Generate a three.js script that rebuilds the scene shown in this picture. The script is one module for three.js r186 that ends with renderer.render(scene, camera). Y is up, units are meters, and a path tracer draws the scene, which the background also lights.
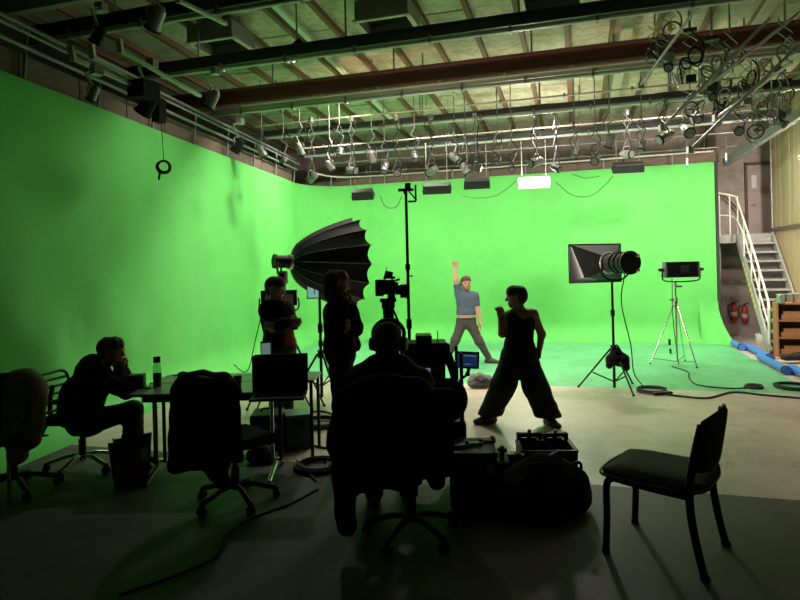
import * as THREE from 'three';
import { mergeGeometries, mergeVertices } from 'three/addons/utils/BufferGeometryUtils.js';
import { RoundedBoxGeometry } from 'three/addons/geometries/RoundedBoxGeometry.js';
import { MarchingCubes } from 'three/addons/objects/MarchingCubes.js';
import { RectAreaLightUniformsLib } from 'three/addons/lights/RectAreaLightUniformsLib.js';

// ---------------------------------------------------------------- camera, sky, light, exposure
const scene = new THREE.Scene();
const FOCAL = 600, EYE = 1.75, ROLL = 0.024, HORIZON = 266;
const camera = new THREE.PerspectiveCamera(2 * Math.atan(334 / FOCAL) * 180 / Math.PI, 800 / 668, 0.05, 80);
camera.setViewOffset(800, 668, 0, 334 - HORIZON, 800, 600);          // lens shifted, as the photograph is cropped
camera.position.set(0, EYE, 0);
camera.rotation.z = -ROLL;
scene.add(camera);
scene.background = new THREE.Color(0x000000);                        // closed hall without windows
const renderer = new THREE.WebGLRenderer({ antialias: true });
renderer.toneMapping = THREE.LinearToneMapping;
renderer.toneMappingExposure = 5.0;
renderer.shadowMap.enabled = true;
RectAreaLightUniformsLib.init();
const LAMP = { cyc: 19, lit: 100, litUp: 34, octa: 5.5, soft: 5.5, panel: 20, stair: 85, soffit: [190, 190, 145, 145, 135, 180, 130, 65] };   // strengths of the lamps, used in their builders

// ---------------------------------------------------------------- helpers: places
const V = (x, y, z) => new THREE.Vector3(x, y, z);
const cR = Math.cos(ROLL), sR = Math.sin(ROLL);
function at(px, py, d) {                                              // a point of the place seen at a pixel, d metres ahead
  const u = px - 400, v = py - HORIZON, u0 = cR * u - sR * v, v0 = sR * u + cR * v;
  return V(u0 / FOCAL * d, EYE - v0 / FOCAL * d, -d);
}
function onLevel(px, py, y = 0) {                                     // the same, on a level plane
  const v0 = sR * (px - 400) + cR * (py - HORIZON);
  return at(px, py, FOCAL * (EYE - y) / v0);
}
const TH = 16.5 * Math.PI / 180, cT = Math.cos(TH), sT = Math.sin(TH);
const room = (a, y, b) => V(a * cT + b * sT, y, a * sT - b * cT);     // hall axes: a across, b depth
const toRoom = p => ({ a: p.x * cT + p.z * sT, b: p.x * sT - p.z * cT, y: p.y });

let seed = 7;
const rnd = () => { seed = (seed * 1664525 + 1013904223) >>> 0; return seed / 4294967296; };
const rr = (a, b) => a + (b - a) * rnd();

// ---------------------------------------------------------------- helpers: naming
const taken = {};
function numbered(n) { const k = taken[n] = (taken[n] ?? -1) + 1; return k ? n + '_' + String(k).padStart(3, '0') : n; }
function thing(name, label, category, pos = V(0, 0, 0), turn = 0, group) {
  const o = new THREE.Group(); o.name = numbered(name); scene.add(o);
  o.position.copy(pos); o.rotation.y = turn; o.userData = { label, category };
  if (group) o.userData.group = group;
  return o;
}
function structure(name, pos = V(0, 0, 0), turn = 0, label, category) {
  const o = new THREE.Group(); o.name = name; scene.add(o); o.position.copy(pos); o.rotation.y = turn;
  o.userData.kind = 'structure'; if (label) o.userData.label = label; if (category) o.userData.category = category; return o;
}
function obj(name, geos, material, parent) {
  const list = (Array.isArray(geos) ? geos : [geos]).map(g => g.index ? g.toNonIndexed() : g);
  for (const g of list) for (const k of Object.keys(g.attributes)) if (!['position', 'normal', 'uv'].includes(k)) g.deleteAttribute(k);
  const noUv = list.some(g => !g.attributes.uv); if (noUv) for (const g of list) g.deleteAttribute('uv');
  const m = new THREE.Mesh(list.length > 1 ? mergeGeometries(list) : list[0], material);
  m.name = name; m.castShadow = m.receiveShadow = true; parent.add(m); return m;
}
function objs(name, geos, material, parent) { for (const g of geos) obj(name, g, material, parent); }
function copyOf(o, pos, turn, label) {
  const c = o.clone(); c.name = numbered(o.name.replace(/_\d{3}$/, '')); c.userData = { ...o.userData }; scene.add(c);
  c.position.copy(pos); c.rotation.y = turn; if (label) c.userData.label = label; return c;
}

// ---------------------------------------------------------------- helpers: shapes
const place = (g, x, y, z, rx = 0, ry = 0, rz = 0) => { g.rotateX(rx); g.rotateY(ry); g.rotateZ(rz); g.translate(x, y, z); return g; };
const box = (w, h, d, x = 0, y = 0, z = 0, rx = 0, ry = 0, rz = 0) => place(new THREE.BoxGeometry(w, h, d), x, y, z, rx, ry, rz);
const rbox = (w, h, d, r, x = 0, y = 0, z = 0, rx = 0, ry = 0, rz = 0) => place(new RoundedBoxGeometry(w, h, d, 2, Math.min(r, w / 2.01, h / 2.01, d / 2.01)), x, y, z, rx, ry, rz);
const P3 = p => p.isVector3 ? p : V(...p);
function rod(p0, p1, r, r1 = r, seg = 8) {
  p0 = P3(p0); p1 = P3(p1);
  const dir = p1.clone().sub(p0), g = new THREE.CylinderGeometry(r1, r, dir.length(), seg);
  g.applyQuaternion(new THREE.Quaternion().setFromUnitVectors(V(0, 1, 0), dir.normalize()));
  g.translate((p0.x + p1.x) / 2, (p0.y + p1.y) / 2, (p0.z + p1.z) / 2); return g;
}
function bar(p0, p1, w, h) {                                          // square bar between two points
  p0 = P3(p0); p1 = P3(p1); const L = p0.distanceTo(p1), g = new THREE.BoxGeometry(w, h, L);
  const m = new THREE.Matrix4().lookAt(p0, p1, Math.abs(p1.y - p0.y) > 0.98 * L ? V(1, 0, 0) : V(0, 1, 0)); g.applyMatrix4(m);
  g.translate((p0.x + p1.x) / 2, (p0.y + p1.y) / 2, (p0.z + p1.z) / 2); return g;
}
function tube(pts, r, n = 6, seg, closed = false) {
  const c = new THREE.CatmullRomCurve3(pts.map(P3), closed, 'centripetal'); return new THREE.TubeGeometry(c, seg ?? pts.length * 6, r, n, closed);
}
const ball = (r, x = 0, y = 0, z = 0, sx = 1, sy = 1, sz = 1, n = 14) => { const g = new THREE.SphereGeometry(r, n, Math.ceil(n * .7)); g.scale(sx, sy, sz); g.translate(x, y, z); return g; };
const lathe = (pts, seg = 20) => new THREE.LatheGeometry(pts.map(p => new THREE.Vector2(...p)), seg);
const ring = (R, r, x, y, z, rx = 0, ry = 0, rz = 0, n = 20) => place(new THREE.TorusGeometry(R, r, 6, n), x, y, z, rx, ry, rz);
function coil(R, r, turns, x, y, z, flat = .012, s = 1) {            // loosely coiled cable lying flat
  const pts = []; for (let i = 0; i <= turns * 12; i++) { const t = i / 12 * Math.PI * 2, q = R * (1 + .12 * Math.sin(t * .37 + s)); pts.push([x + q * Math.cos(t), y + r + flat * i / 12, z + q * Math.sin(t)]); }
  return tube(pts, r, 5, turns * 24);
}

// ---------------------------------------------------------------- helpers: textures and materials
function noiseTexture(size, fn, srgb = true) {
  const data = new Uint8Array(size * size * 4);
  for (let j = 0; j < size; j++) for (let i = 0; i < size; i++) {
    const c = fn(i / size, j / size, i, j); const k = (j * size + i) * 4;
    for (let q = 0; q < 3; q++) data[k + q] = Math.max(0, Math.min(255, Math.round(255 * c[q]))); data[k + 3] = 255;
  }
  const t = new THREE.DataTexture(data, size, size); t.wrapS = t.wrapT = THREE.RepeatWrapping; t.magFilter = THREE.LinearFilter; t.minFilter = THREE.LinearFilter;
  if (srgb) t.colorSpace = THREE.SRGBColorSpace; t.needsUpdate = true; return t;
}
function valueNoise(n, s0) {
  let s = s0; const g = new Float32Array(n * n).map(() => { s = (s * 1664525 + 1013904223) >>> 0; return s / 4294967296; });
  return (x, y) => {
    x = (x % 1 + 1) % 1 * n; y = (y % 1 + 1) % 1 * n; const i = Math.floor(x), j = Math.floor(y), f = x - i, h = y - j, u = f * f * (3 - 2 * f), v = h * h * (3 - 2 * h);
    const G = (a, b) => g[(b % n) * n + a % n];
    return (G(i, j) * (1 - u) + G(i + 1, j) * u) * (1 - v) + (G(i, j + 1) * (1 - u) + G(i + 1, j + 1) * u) * v;
  };
}
const nA = valueNoise(6, 11), nB = valueNoise(23, 5), nC = valueNoise(90, 77), nD = valueNoise(256, 31);
const mottled = (lo, hi) => noiseTexture(512, (x, y) => { const t = .3 * nA(x, y) + .25 * nB(x, y) + .2 * nC(x, y) + .25 * nD(x, y), v = lo + (hi - lo) * t; return [v, v, v]; });
const texMottle = mottled(.72, 1.12), texFine = mottled(.6, 1.25);
const texScuff = noiseTexture(1024, (x, y) => {
  let t = .82 + .1 * nA(x, y) + .09 * nB(x, y) + .05 * nC(x, y) + .05 * nD(x * 1, y * 1);
  const s = nC(x * .6 + .3 * y, y * .05 + .1); if (s > .86 && nB(y, x) > .55) t -= .08;
  const q = nC(x * 1 + .33, y * 1 + .71); if (q > .93) t -= .10; return [t, t, t * .99];
});
const texWood = noiseTexture(512, (x, y) => { const w = nC(x * .9, y * .04) * .5 + nD(x, y * .06) * .3 + nA(x, y * .2) * .2; const v = .7 + .42 * w; return [v, v * .98, v * .94]; });
const rep = (t, x, y = x) => { const c = t.clone(); c.repeat.set(x, y); c.needsUpdate = true; return c; };
const mat = (r, g, b, roughness = .6, metalness = 0, extra = {}) => new THREE.MeshStandardMaterial({ color: new THREE.Color().setRGB(r, g, b), roughness, metalness, ...extra });
const dbl = { side: THREE.DoubleSide };
const M = {
  cyc: mat(.115, .52, .105, .85, 0, { ...dbl, map: texMottleSoft() }),
  greenFloor: mat(.12, .45, .19, .5, 0, { map: texScuff }),
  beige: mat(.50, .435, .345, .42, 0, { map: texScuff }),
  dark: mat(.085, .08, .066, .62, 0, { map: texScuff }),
  slab: mat(.70, .61, .48, .95, 0, { map: texFine }), slab2: mat(.64, .54, .42, .95, 0, { map: texFine }), slab3: mat(.74, .63, .52, .95, 0, { map: texFine }),
  joist: mat(.2, .11, .07, .7), girder: mat(.3, .115, .09, .6, 0, { map: texMottle }), rust: mat(.25, .11, .08, .7),
  railDark: mat(.035, .04, .037, .5), pipe: mat(.5, .52, .5, .35, .3), steel: mat(.42, .42, .40, .4, .7), chrome: mat(.75, .75, .74, .18, 1),
  railGrey: mat(.2, .2, .19, .55, .3), galv: mat(.24, .24, .23, .5, .4), conduit: mat(.5, .46, .38, .5),
  black: mat(.009, .009, .009, .6), blackMatte: mat(.007, .007, .007, .9), blackGloss: mat(.01, .01, .011, .25), rubber: mat(.02, .02, .02, .8),
  fabricBlack: mat(.006, .0062, .006, 1), fabricGrey: mat(.075, .068, .056, .95), coat: mat(.22, .18, .13, 1),
  greyPlastic: mat(.12, .12, .12, .5), white: mat(.75, .74, .70, .5), offWhite: mat(.6, .56, .5, .6),
  wallBeige: mat(.5, .41, .36, .8, 0, { map: texMottle }), wallDark: mat(.03, .03, .028, .9), brownBoard: mat(.17, .12, .09, .8, 0, { map: texMottle }),
  plank: mat(.52, .43, .29, .75, 0, { map: texWood }), plank2: mat(.48, .40, .26, .75, 0, { map: texWood }), plankLow: mat(.6, .45, .3, .75, 0, { map: texWood }),
  door: mat(.43, .33, .30, .6), stair: mat(.42, .40, .37, .7, 0, { map: texMottle }), railWhite: mat(.72, .69, .62, .5),
  wood: mat(.42, .2, .09, .7, 0, { map: texWood }), ply: mat(.6, .36, .13, .7, 0, { map: texWood }), tin: mat(.55, .55, .53, .3, .8),
  red: mat(.5, .03, .03, .4), blue: mat(.06, .19, .62, .45), yellow: mat(.75, .6, .12, .6), bag: mat(.16, .10, .055, .85), greenGlass: mat(.03, .09, .05, .3),
  skinLight: mat(.46, .245, .165, .6), skin: mat(.42, .24, .16, .55), hair: mat(.025, .016, .011, .7), hairBrown: mat(.07, .035, .02, .7),
  teeBlue: mat(.062, .088, .13, .9), trouserGrey: mat(.052, .043, .042, .9), rustShirt: mat(.28, .045, .025, .9), denim: mat(.02, .026, .04, .9), shoe: mat(.05, .03, .022, .6), soleWhite: mat(.6, .58, .54, .6)
};
function texMottleSoft() { return rep(noiseTexture(512, (x, y) => { const t = .93 + .05 * nA(x, y) + .03 * nB(x, y) + .025 * nD(x, y); return [t, t, t]; }), 1); }
function glow(r, g, b, k) { return new THREE.MeshStandardMaterial({ color: 0x111111, emissive: new THREE.Color().setRGB(r, g, b), emissiveIntensity: k, roughness: .5 }); }
function areaLight(parent, w, h, k, pos, target, color = 0xffffff) {
  const l = new THREE.RectAreaLight(color, k, w, h); l.name = 'area_light'; parent.add(l); l.position.copy(pos); parent.updateWorldMatrix(true, true); l.lookAt(target); return l;
}
function metreUv(g, axisA = 'x', axisB = 'z', s = 1) {              // texture coordinates in metres
  const p = g.attributes.position, uv = new Float32Array(p.count * 2), get = { x: i => p.getX(i), y: i => p.getY(i), z: i => p.getZ(i) };
  for (let i = 0; i < p.count; i++) { uv[2 * i] = get[axisA](i) * s; uv[2 * i + 1] = get[axisB](i) * s; }
  g.setAttribute('uv', new THREE.BufferAttribute(uv, 2)); return g;
}

// ---------------------------------------------------------------- helpers: soft bodies from distance fields
function field(bones, N = 80, clips = [], inflate = 0, bump = null) {
  const lo = [1e9, 1e9, 1e9], hi = [-1e9, -1e9, -1e9];
  for (const q of bones) for (const [p, r] of [[q.a, q.ra], [q.b, q.rb]]) [p.x, p.y, p.z].forEach((c, i) => { lo[i] = Math.min(lo[i], c - r - inflate - .03); hi[i] = Math.max(hi[i], c + r + inflate + .03); });
  const mc = new MarchingCubes(N, new THREE.MeshBasicMaterial(), false, false, 260000), F = mc.field.fill(-.25), H = N / 2;
  const c0 = lo.map((v, i) => (v + hi[i]) / 2), half = lo.map((v, i) => (hi[i] - v) / 2 * N / (N - 6)), cell = half.map(h => h / H);
  const W = (i, ax) => c0[ax] + (i / H - 1) * half[ax];
  for (const q of bones) {
    const { a, b } = q, ra = q.ra + inflate, rb = q.rb + inflate, k = q.k ?? .03, R = Math.max(ra, rb) + k + 2.5 * Math.max(...cell);
    const mn = [Math.min(a.x, b.x), Math.min(a.y, b.y), Math.min(a.z, b.z)], mx = [Math.max(a.x, b.x), Math.max(a.y, b.y), Math.max(a.z, b.z)];
    const I0 = mn.map((v, i) => Math.max(0, Math.floor(((v - R - c0[i]) / half[i] + 1) * H))), I1 = mx.map((v, i) => Math.min(N - 1, Math.ceil(((v + R - c0[i]) / half[i] + 1) * H)));
    const dx = b.x - a.x, dy = b.y - a.y, dz = b.z - a.z, L2 = dx * dx + dy * dy + dz * dz || 1e-9;
    for (let z = I0[2]; z <= I1[2]; z++) { const pz = W(z, 2) - a.z; for (let y = I0[1]; y <= I1[1]; y++) { const py = W(y, 1) - a.y; for (let x = I0[0]; x <= I1[0]; x++) {
      const px = W(x, 0) - a.x; let t = (px * dx + py * dy + pz * dz) / L2; t = t < 0 ? 0 : t > 1 ? 1 : t;
      const ex = px - t * dx, ey = py - t * dy, ez = pz - t * dz, d = Math.sqrt(ex * ex + ey * ey + ez * ez) - ra - (rb - ra) * t;
      const id = x + y * N + z * N * N, o = -F[id], h = Math.max(k - Math.abs(d - o), 0) / k; F[id] = -(Math.min(d, o) - h * h * k * .25);
    } } }
  }
  if (clips.length || bump) for (let z = 0; z < N; z++) for (let y = 0; y < N; y++) for (let x = 0; x < N; x++) {
    const id = x + y * N + z * N * N; let d = -F[id]; if (d > .2) continue; const X = W(x, 0), Y = W(y, 1), Z = W(z, 2);
    if (bump) d += bump(X, Y, Z);
    for (const c of clips) d = Math.max(d, c(X, Y, Z)); F[id] = -d;
  }
  mc.isolation = 0; mc.update();
  const pos = new Float32Array(mc.count * 3);
  for (let i = 0; i < mc.count * 3; i++) pos[i] = c0[i % 3] + mc.positionArray[i] * half[i % 3];
  let g = new THREE.BufferGeometry(); g.setAttribute('position', new THREE.BufferAttribute(pos, 3));
  g = mergeVertices(g, 1e-4);
  let vol = 0; const ix = g.index.array, p = g.attributes.position, A = V(0, 0, 0), B = V(0, 0, 0), C = V(0, 0, 0);
  for (let i = 0; i < ix.length; i += 3) { A.fromBufferAttribute(p, ix[i]); B.fromBufferAttribute(p, ix[i + 1]); C.fromBufferAttribute(p, ix[i + 2]); vol += A.dot(B.cross(C)); }
  if (vol < 0) for (let i = 0; i < ix.length; i += 3) { const t = ix[i]; ix[i] = ix[i + 1]; ix[i + 1] = t; }
  g.computeVertexNormals(); return g.toNonIndexed();
}
const bone = (a, b, ra, rb = ra, k = .03) => ({ a: P3(a), b: P3(b), ra, rb, k });
const chain = (pts, rs, k) => pts.slice(1).map((p, i) => bone(pts[i], p, rs[i], rs[i + 1], k));
const wrinkle = (s, amp) => (x, y, z) => amp * (Math.sin(x * s + 2 * Math.sin(y * s * .6)) * Math.sin(y * s * .9 + z * s * .7) + .5 * Math.sin(z * s * 1.7 + y * s * .4));
function headBones(c, fwd, up, s = 1) {                                // skull, jaw, brow, nose, lips, ears
  fwd = fwd.clone().normalize(); const side = fwd.clone().cross(up).normalize(); up = side.clone().cross(fwd).normalize();
  const q = (f, u, w) => c.clone().addScaledVector(fwd, f * s).addScaledVector(up, u * s).addScaledVector(side, w * s), r = v => v * s;
  return { q, side, up, fwd, bones: [
    bone(q(-.022, .035, 0), q(.012, .035, 0), r(.083), r(.08), .02), bone(q(.035, -.005, .018), q(.035, -.005, -.018), r(.056), r(.056), .02),
    bone(q(.028, -.06, 0), q(.058, -.088, 0), r(.048), r(.028), .025), bone(q(.0, -.05, .036), q(.045, -.082, .014), r(.026), r(.02), .02), bone(q(.0, -.05, -.036), q(.045, -.082, -.014), r(.026), r(.02), .02),
    bone(q(.082, .028, -.03), q(.082, .028, .03), r(.014), r(.014), .015),
    bone(q(.088, .018, 0), q(.108, -.022, 0), r(.009), r(.014), .012), bone(q(.094, -.028, -.012), q(.094, -.028, .012), r(.009), r(.009), .008),
    bone(q(.085, -.055, -.018), q(.085, -.055, .018), r(.008), r(.008), .006), bone(q(.083, -.067, -.014), q(.083, -.067, .014), r(.009), r(.009), .006),
    bone(q(-.008, .022, .078), q(-.018, -.022, .076), r(.016), r(.011), .008), bone(q(-.008, .022, -.078), q(-.018, -.022, -.076), r(.016), r(.011), .008)] };
}
function handBones(w, dir, palm, curl = .5, s = 1, thumbSide = 1) {    // wrist, direction of the fingers, palm normal
  dir = dir.clone().normalize(); const side = dir.clone().cross(palm).normalize(); palm = side.clone().cross(dir).normalize();
  const q = (f, w2, n) => w.clone().addScaledVector(dir, f * s).addScaledVector(side, w2 * s * thumbSide).addScaledVector(palm, n * s);
  const out = []; const len = [.07, .08, .074, .058];
  for (let i = 0; i < 4; i++) out.push(bone(q(.01, .02 - i * .013, 0), q(.085, .033 - i * .021, 0), .017 * s, .0125 * s, .012));
  for (let i = 0; i < 4; i++) {
    let f = .085, n = 0, ang = curl * .5; const pts = [q(f, .033 - i * .021, n)];
    for (let j = 0; j < 3; j++) { const L = len[i] * [.45, .31, .24][j]; f += L * Math.cos(ang); n += L * Math.sin(ang); pts.push(q(f, .034 - i * .0225, n)); ang += curl; }
    out.push(...chain(pts, [.0105, .0098, .0092, .0078].map(v => v * s), .004));
  }
  out.push(...chain([q(.018, .024, .004), q(.05, .054, .016), q(.075, .06, .026 + .012 * curl), q(.094, .052, .034 + .02 * curl)], [.016, .0125, .0105, .0085].map(v => v * s), .006));
  return out;
}
function localise(g, o) { g.translate(-o.position.x, -o.position.y, -o.position.z); return g; }

// ================================================================ THE HALL
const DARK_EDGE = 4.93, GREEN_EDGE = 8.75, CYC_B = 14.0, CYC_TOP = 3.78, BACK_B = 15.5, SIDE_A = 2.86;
{ // floor: dark concrete, pale vinyl, green painted stage
  const f = structure('floor', V(0, 0, 0), -TH, 'studio floor of dark concrete, pale vinyl and green stage paint');
  const slab = (name, a0, a1, b0, b1, m, top = 0) => obj(name, metreUv(box(a1 - a0, .12, b1 - b0, (a0 + a1) / 2, top - .06, -(b0 + b1) / 2), 'x', 'z', .31), m, f);
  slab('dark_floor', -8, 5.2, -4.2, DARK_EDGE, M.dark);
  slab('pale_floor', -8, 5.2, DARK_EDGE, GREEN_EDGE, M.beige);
  slab('green_floor', -8, SIDE_A, GREEN_EDGE, 15.7, M.greenFloor);
  slab('side_floor', SIDE_A, 5.2, GREEN_EDGE, 15.7, mat(.47, .39, .32, .7, 0, { map: texScuff }));
}
// the green cyclorama: left wall, rounded corner and back wall swept as one sheet with a cove at its foot
const leftA = b => -6.5 - .1147 * (b - 14);
{
  const c = structure('wall_cyclorama', V(0, 0, 0), -TH, 'bright green chroma key backdrop sheet around left side and back');
  const path = [], R = 1.0, rC = .42;
  const dirL = new THREE.Vector2(-.1147, 1).normalize(), nL = new THREE.Vector2(dirL.y, -dirL.x);   // nL points into the room
  const corner = new THREE.Vector2(-6.5, 14), alpha = Math.acos(dirL.dot(new THREE.Vector2(1, 0)));       // turn of the sheet
  const cut = R * Math.tan(alpha / 2);
  const pL = corner.clone().addScaledVector(dirL, -cut), cen = pL.clone().addScaledVector(nL, R);
  const b0 = 1.2, nSeg = 120;
  for (let i = 0; i < nSeg; i++) { const b = b0 + (pL.y - b0) * i / nSeg; path.push({ p: new THREE.Vector2(leftA(b), b), n: nL.clone() }); }
  for (let i = 0; i <= 18; i++) { const t = alpha * i / 18, n = nL.clone().rotateAround(new THREE.Vector2(), -t); path.push({ p: cen.clone().addScaledVector(n, -R), n }); }
  const aS = path[path.length - 1].p.x;
  for (let i = 1; i <= 50; i++) path.push({ p: new THREE.Vector2(aS + (2.8 - aS) * i / 50, 14), n: new THREE.Vector2(0, -1) });
  const prof = []; prof.push([rC + .02, .0], [rC, .004]);
  for (let i = 1; i <= 9; i++) { const t = Math.PI / 2 * i / 9; prof.push([rC - rC * Math.sin(t), rC - rC * Math.cos(t) + .004]); }
  for (let i = 1; i <= 24; i++) prof.push([0, rC + (CYC_TOP - rC) * i / 24]);
  const nF = prof.length; prof.push([-.04, CYC_TOP], [-.04, 0]);
  const P = prof.length, pos = [], uv = [], idx = []; let run = 0;
  path.forEach((q, i) => {
    if (i) run += q.p.distanceTo(path[i - 1].p);
    prof.forEach(([n, y], j) => {
      let off = n;
      if (j < nF && j > 1) {                                            // hanging cloth: long soft folds low on the left side
        const side = i < nSeg ? 1 - THREE.MathUtils.smoothstep(q.p.y, 5.4, 7.6) : 0, low = 1 - THREE.MathUtils.smoothstep(y, .5, 2.3);
        off += side * low * (.05 * Math.sin(run * 4.4 + y * 2.4 + 1.2) + .02 * Math.sin(run * 9.1 - y * 3.5)) * Math.min(1, (j - 1) / 6);
        off += .006 * Math.sin(run * 2.1 + y * .8);
      }
      pos.push(q.p.x + q.n.x * off, y, -(q.p.y + q.n.y * off)); uv.push(run / 4, (y + n) / 4);
    });
    if (i) for (let j = 0; j < P - 1; j++) { const a = (i - 1) * P + j, b = a + P; idx.push(a, b, a + 1, b, b + 1, a + 1); }
  });
  const g = new THREE.BufferGeometry(); g.setAttribute('position', new THREE.Float32BufferAttribute(pos, 3)); g.setAttribute('uv', new THREE.Float32BufferAttribute(uv, 2)); g.setIndex(idx); g.computeVertexNormals();
  obj('backdrop', g, M.cyc, c);
  obj('edge_batten', box(.05, CYC_TOP + .02, .06, 2.84, CYC_TOP / 2, -14.03), M.wallDark, c);
  // flap of loose cloth flaring out at the right foot of the sheet
  const fp = [], fi = [], nU = 10, nV = 10;
  for (let i = 0; i <= nU; i++) for (let j = 0; j <= nV; j++) { const u = i / nU, v = j / nV, y = .85 * v, w = (1 - v) * (1 - v); fp.push(2.45 + .36 * u + w * .16 * u, y + .006, -(13.99 - w * (.5 * u + .25) - .03 * Math.sin(u * 9) * (1 - v))); if (i && j) { const a = (i - 1) * (nV + 1) + j - 1, b = a + nV + 1; fi.push(a, b, a + 1, b, b + 1, a + 1); } }
  const fg = new THREE.BufferGeometry(); fg.setAttribute('position', new THREE.Float32BufferAttribute(fp, 3)); fg.setIndex(fi); fg.computeVertexNormals(); metreUv(fg, 'x', 'y', .25);
  obj('cloth_flap', fg, M.cyc, c);
}
// ceiling: woodwool slabs between joists on a slight slope, roof deck above
const SLOPE = .045, ceilY = b => 5.32 - SLOPE * (b - 9);
const A0 = -8, A1 = 5.2, JS = .66;
{
  const c = structure('ceiling', V(0, 0, 0), -TH, 'ceiling of greyish woodwool slabs between brown joists');
  const ang = Math.atan(SLOPE), B0 = -4.2, B1 = 15.7, bm = (B0 + B1) / 2;
  obj('roof_deck', box(A1 - A0, .1, B1 - B0 + .3, (A0 + A1) / 2, ceilY(bm) + .12, -bm, -ang), M.wallDark, c);
  const n = Math.round((A1 - A0) / JS), gs = [new THREE.BoxGeometry(JS - .012, .05, 1.188), new THREE.BoxGeometry(JS - .012, .05, 1.188)];
  gs.forEach((g, k) => { const u = g.attributes.uv; for (let i = 0; i < u.count; i++) u.setXY(i, u.getX(i) * .35 + k * .37, u.getY(i) * .6 + k * .21); });
  const mats = [M.slab, M.slab2, M.slab3];
  for (let i = 0; i < n; i++) for (let b = 3.6; b < 15.6; b += 1.2) {
    const m = new THREE.Mesh(gs[(i * 7 + Math.round(b)) % 2], mats[Math.floor(rnd() * 3)]); m.name = 'slab'; m.castShadow = m.receiveShadow = true;
    m.rotation.x = -ang; m.position.set(A0 + (i + .5) * JS, ceilY(b + .6) + .025 + rr(-.006, .006), -(b + .6)); c.add(m);
  }
  obj('rear_slab', box(A1 - A0, .05, 7.8, (A0 + A1) / 2, ceilY(-.3) + .03, .3, -ang), M.slab2, c).userData.kind = 'stuff';
  for (let i = 0; i <= n; i++) { const a = A0 + i * JS; obj('joist', [box(.07, .09, B1 - B0, a, ceilY(bm) - .045, -bm, -ang)], i % 5 === 2 ? M.rust : M.joist, c); }
  { const q0 = toRoom(onLevel(268, 12, 5.1)), q1 = toRoom(onLevel(388, 122, 4.9)); obj('pale_trunking', bar([q0.a, ceilY(q0.b - .6) - .12, -(q0.b - .6)], [q1.a, ceilY(q1.b + 1) - .12, -(q1.b + 1)], .09, .06), M.white, c); }
  for (const [a, w] of [[.78, .16], [2.6, .14]]) obj('joist', box(w, .1, 9, a, ceilY(9.5) - .1, -9.5, -ang), M.conduit, c);
}
{ // outer walls of the hall
  const wb = structure('wall_back', V(0, 0, 0), -TH, 'pinkish beige rear wall of the hall beside the green sheet');
  obj('wall_surface', metreUv(box(13.4, 5.3, .2, -1.4, 2.65, -BACK_B - .1), 'x', 'y', .3), M.wallBeige, wb);
  obj('lower_panel_line', box(2.3, .03, .02, 3.9, 1.55, -BACK_B + .01), M.wallDark, wb);
  obj('column', box(.22, 5.2, .12, 3.02, 2.6, -BACK_B + .06), M.brownBoard, wb);
  const wl = structure('wall_left', V(0, 0, 0), -TH, 'dark left wall behind the green sheet');
  obj('wall_surface', box(.2, 6, 20, -8, 3, -5.8), M.wallDark, wl);
  const wf = structure('wall_front', V(0, 0, 0), -TH, 'dark wall behind the photographer');
  obj('wall_surface', box(13.4, 6.2, .2, -1.4, 3.1, 4.2), M.wallDark, wf);
  const wo = structure('wall_outer', V(0, 0, 0), -TH, 'beige outer side wall behind the plank partition');
  obj('wall_surface', metreUv(box(.2, 6, 20, 5.2, 3, -5.8), 'z', 'y', .3), M.wallBeige, wo);
  const wr = structure('wall_right', V(0, 0, 0), -TH, 'right partition clad in vertical pale wooden planks');
  obj('wall_core', box(.1, 5.2, 18.4, 4.05, 2.6, -5.2), M.brownBoard, wr);
  const pg = new THREE.BoxGeometry(.03, 1, .268), edge = 14.4, hi0 = 2.32;
  for (let i = 0; i < 14; i++) {
    const zc = -(edge - .14 - i * .28);
    for (const [y0, y1, mm] of [[hi0 + .04, 5.1, i % 2 ? M.plank : M.plank2], [0, hi0 - .04, M.plankLow]]) { const m = new THREE.Mesh(pg, mm); m.name = 'plank'; m.scale.y = y1 - y0; m.position.set(3.985 + (i % 3) * .003, (y0 + y1) / 2, zc); m.castShadow = m.receiveShadow = true; wr.add(m); }
  }
  obj('ledge', box(.06, .08, 5, 3.97, hi0, -edge + 2.5), M.brownBoard, wr);
  obj('corner_trim', box(.14, 2.9, .04, 4.03, hi0 + 1.43, -edge - .02), M.offWhite, wr);
  // sloping duct where the partition meets the grid
  obj('sloping_duct', bar(room(3.05, 3.78, 14.2).applyAxisAngle(V(0, 1, 0), TH), room(3.8, 4.25, 11.2).applyAxisAngle(V(0, 1, 0), TH), .1, .16), M.galv, wr);
}
{ // door at the head of the stairs
  const d = structure('door_1', room(4.12, 2.23, BACK_B), -TH, 'plain pinkish grey door at the top of the metal stairs', 'door');
  obj('door_leaf', box(.72, 1.62, .05, 0, .81, .03), M.door, d);
  obj('door_frame', [box(.05, 1.7, .09, -.38, .85, .03), box(.05, 1.7, .09, .38, .85, .03), box(.8, .05, .09, 0, 1.67, .03)], M.brownBoard, d);
  obj('door_handle', [rod([-.3, .72, .06], [-.3, .72, .11], .012), rod([-.3, .72, .11], [-.2, .72, .11], .01)], M.steel, d);
  obj('door_sign', box(.1, .3, .006, -.22, 1.25, .06), M.white, d);
  obj('door_notice', box(.06, .16, .006, .12, 1.12, .06), M.white, d);
}
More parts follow.
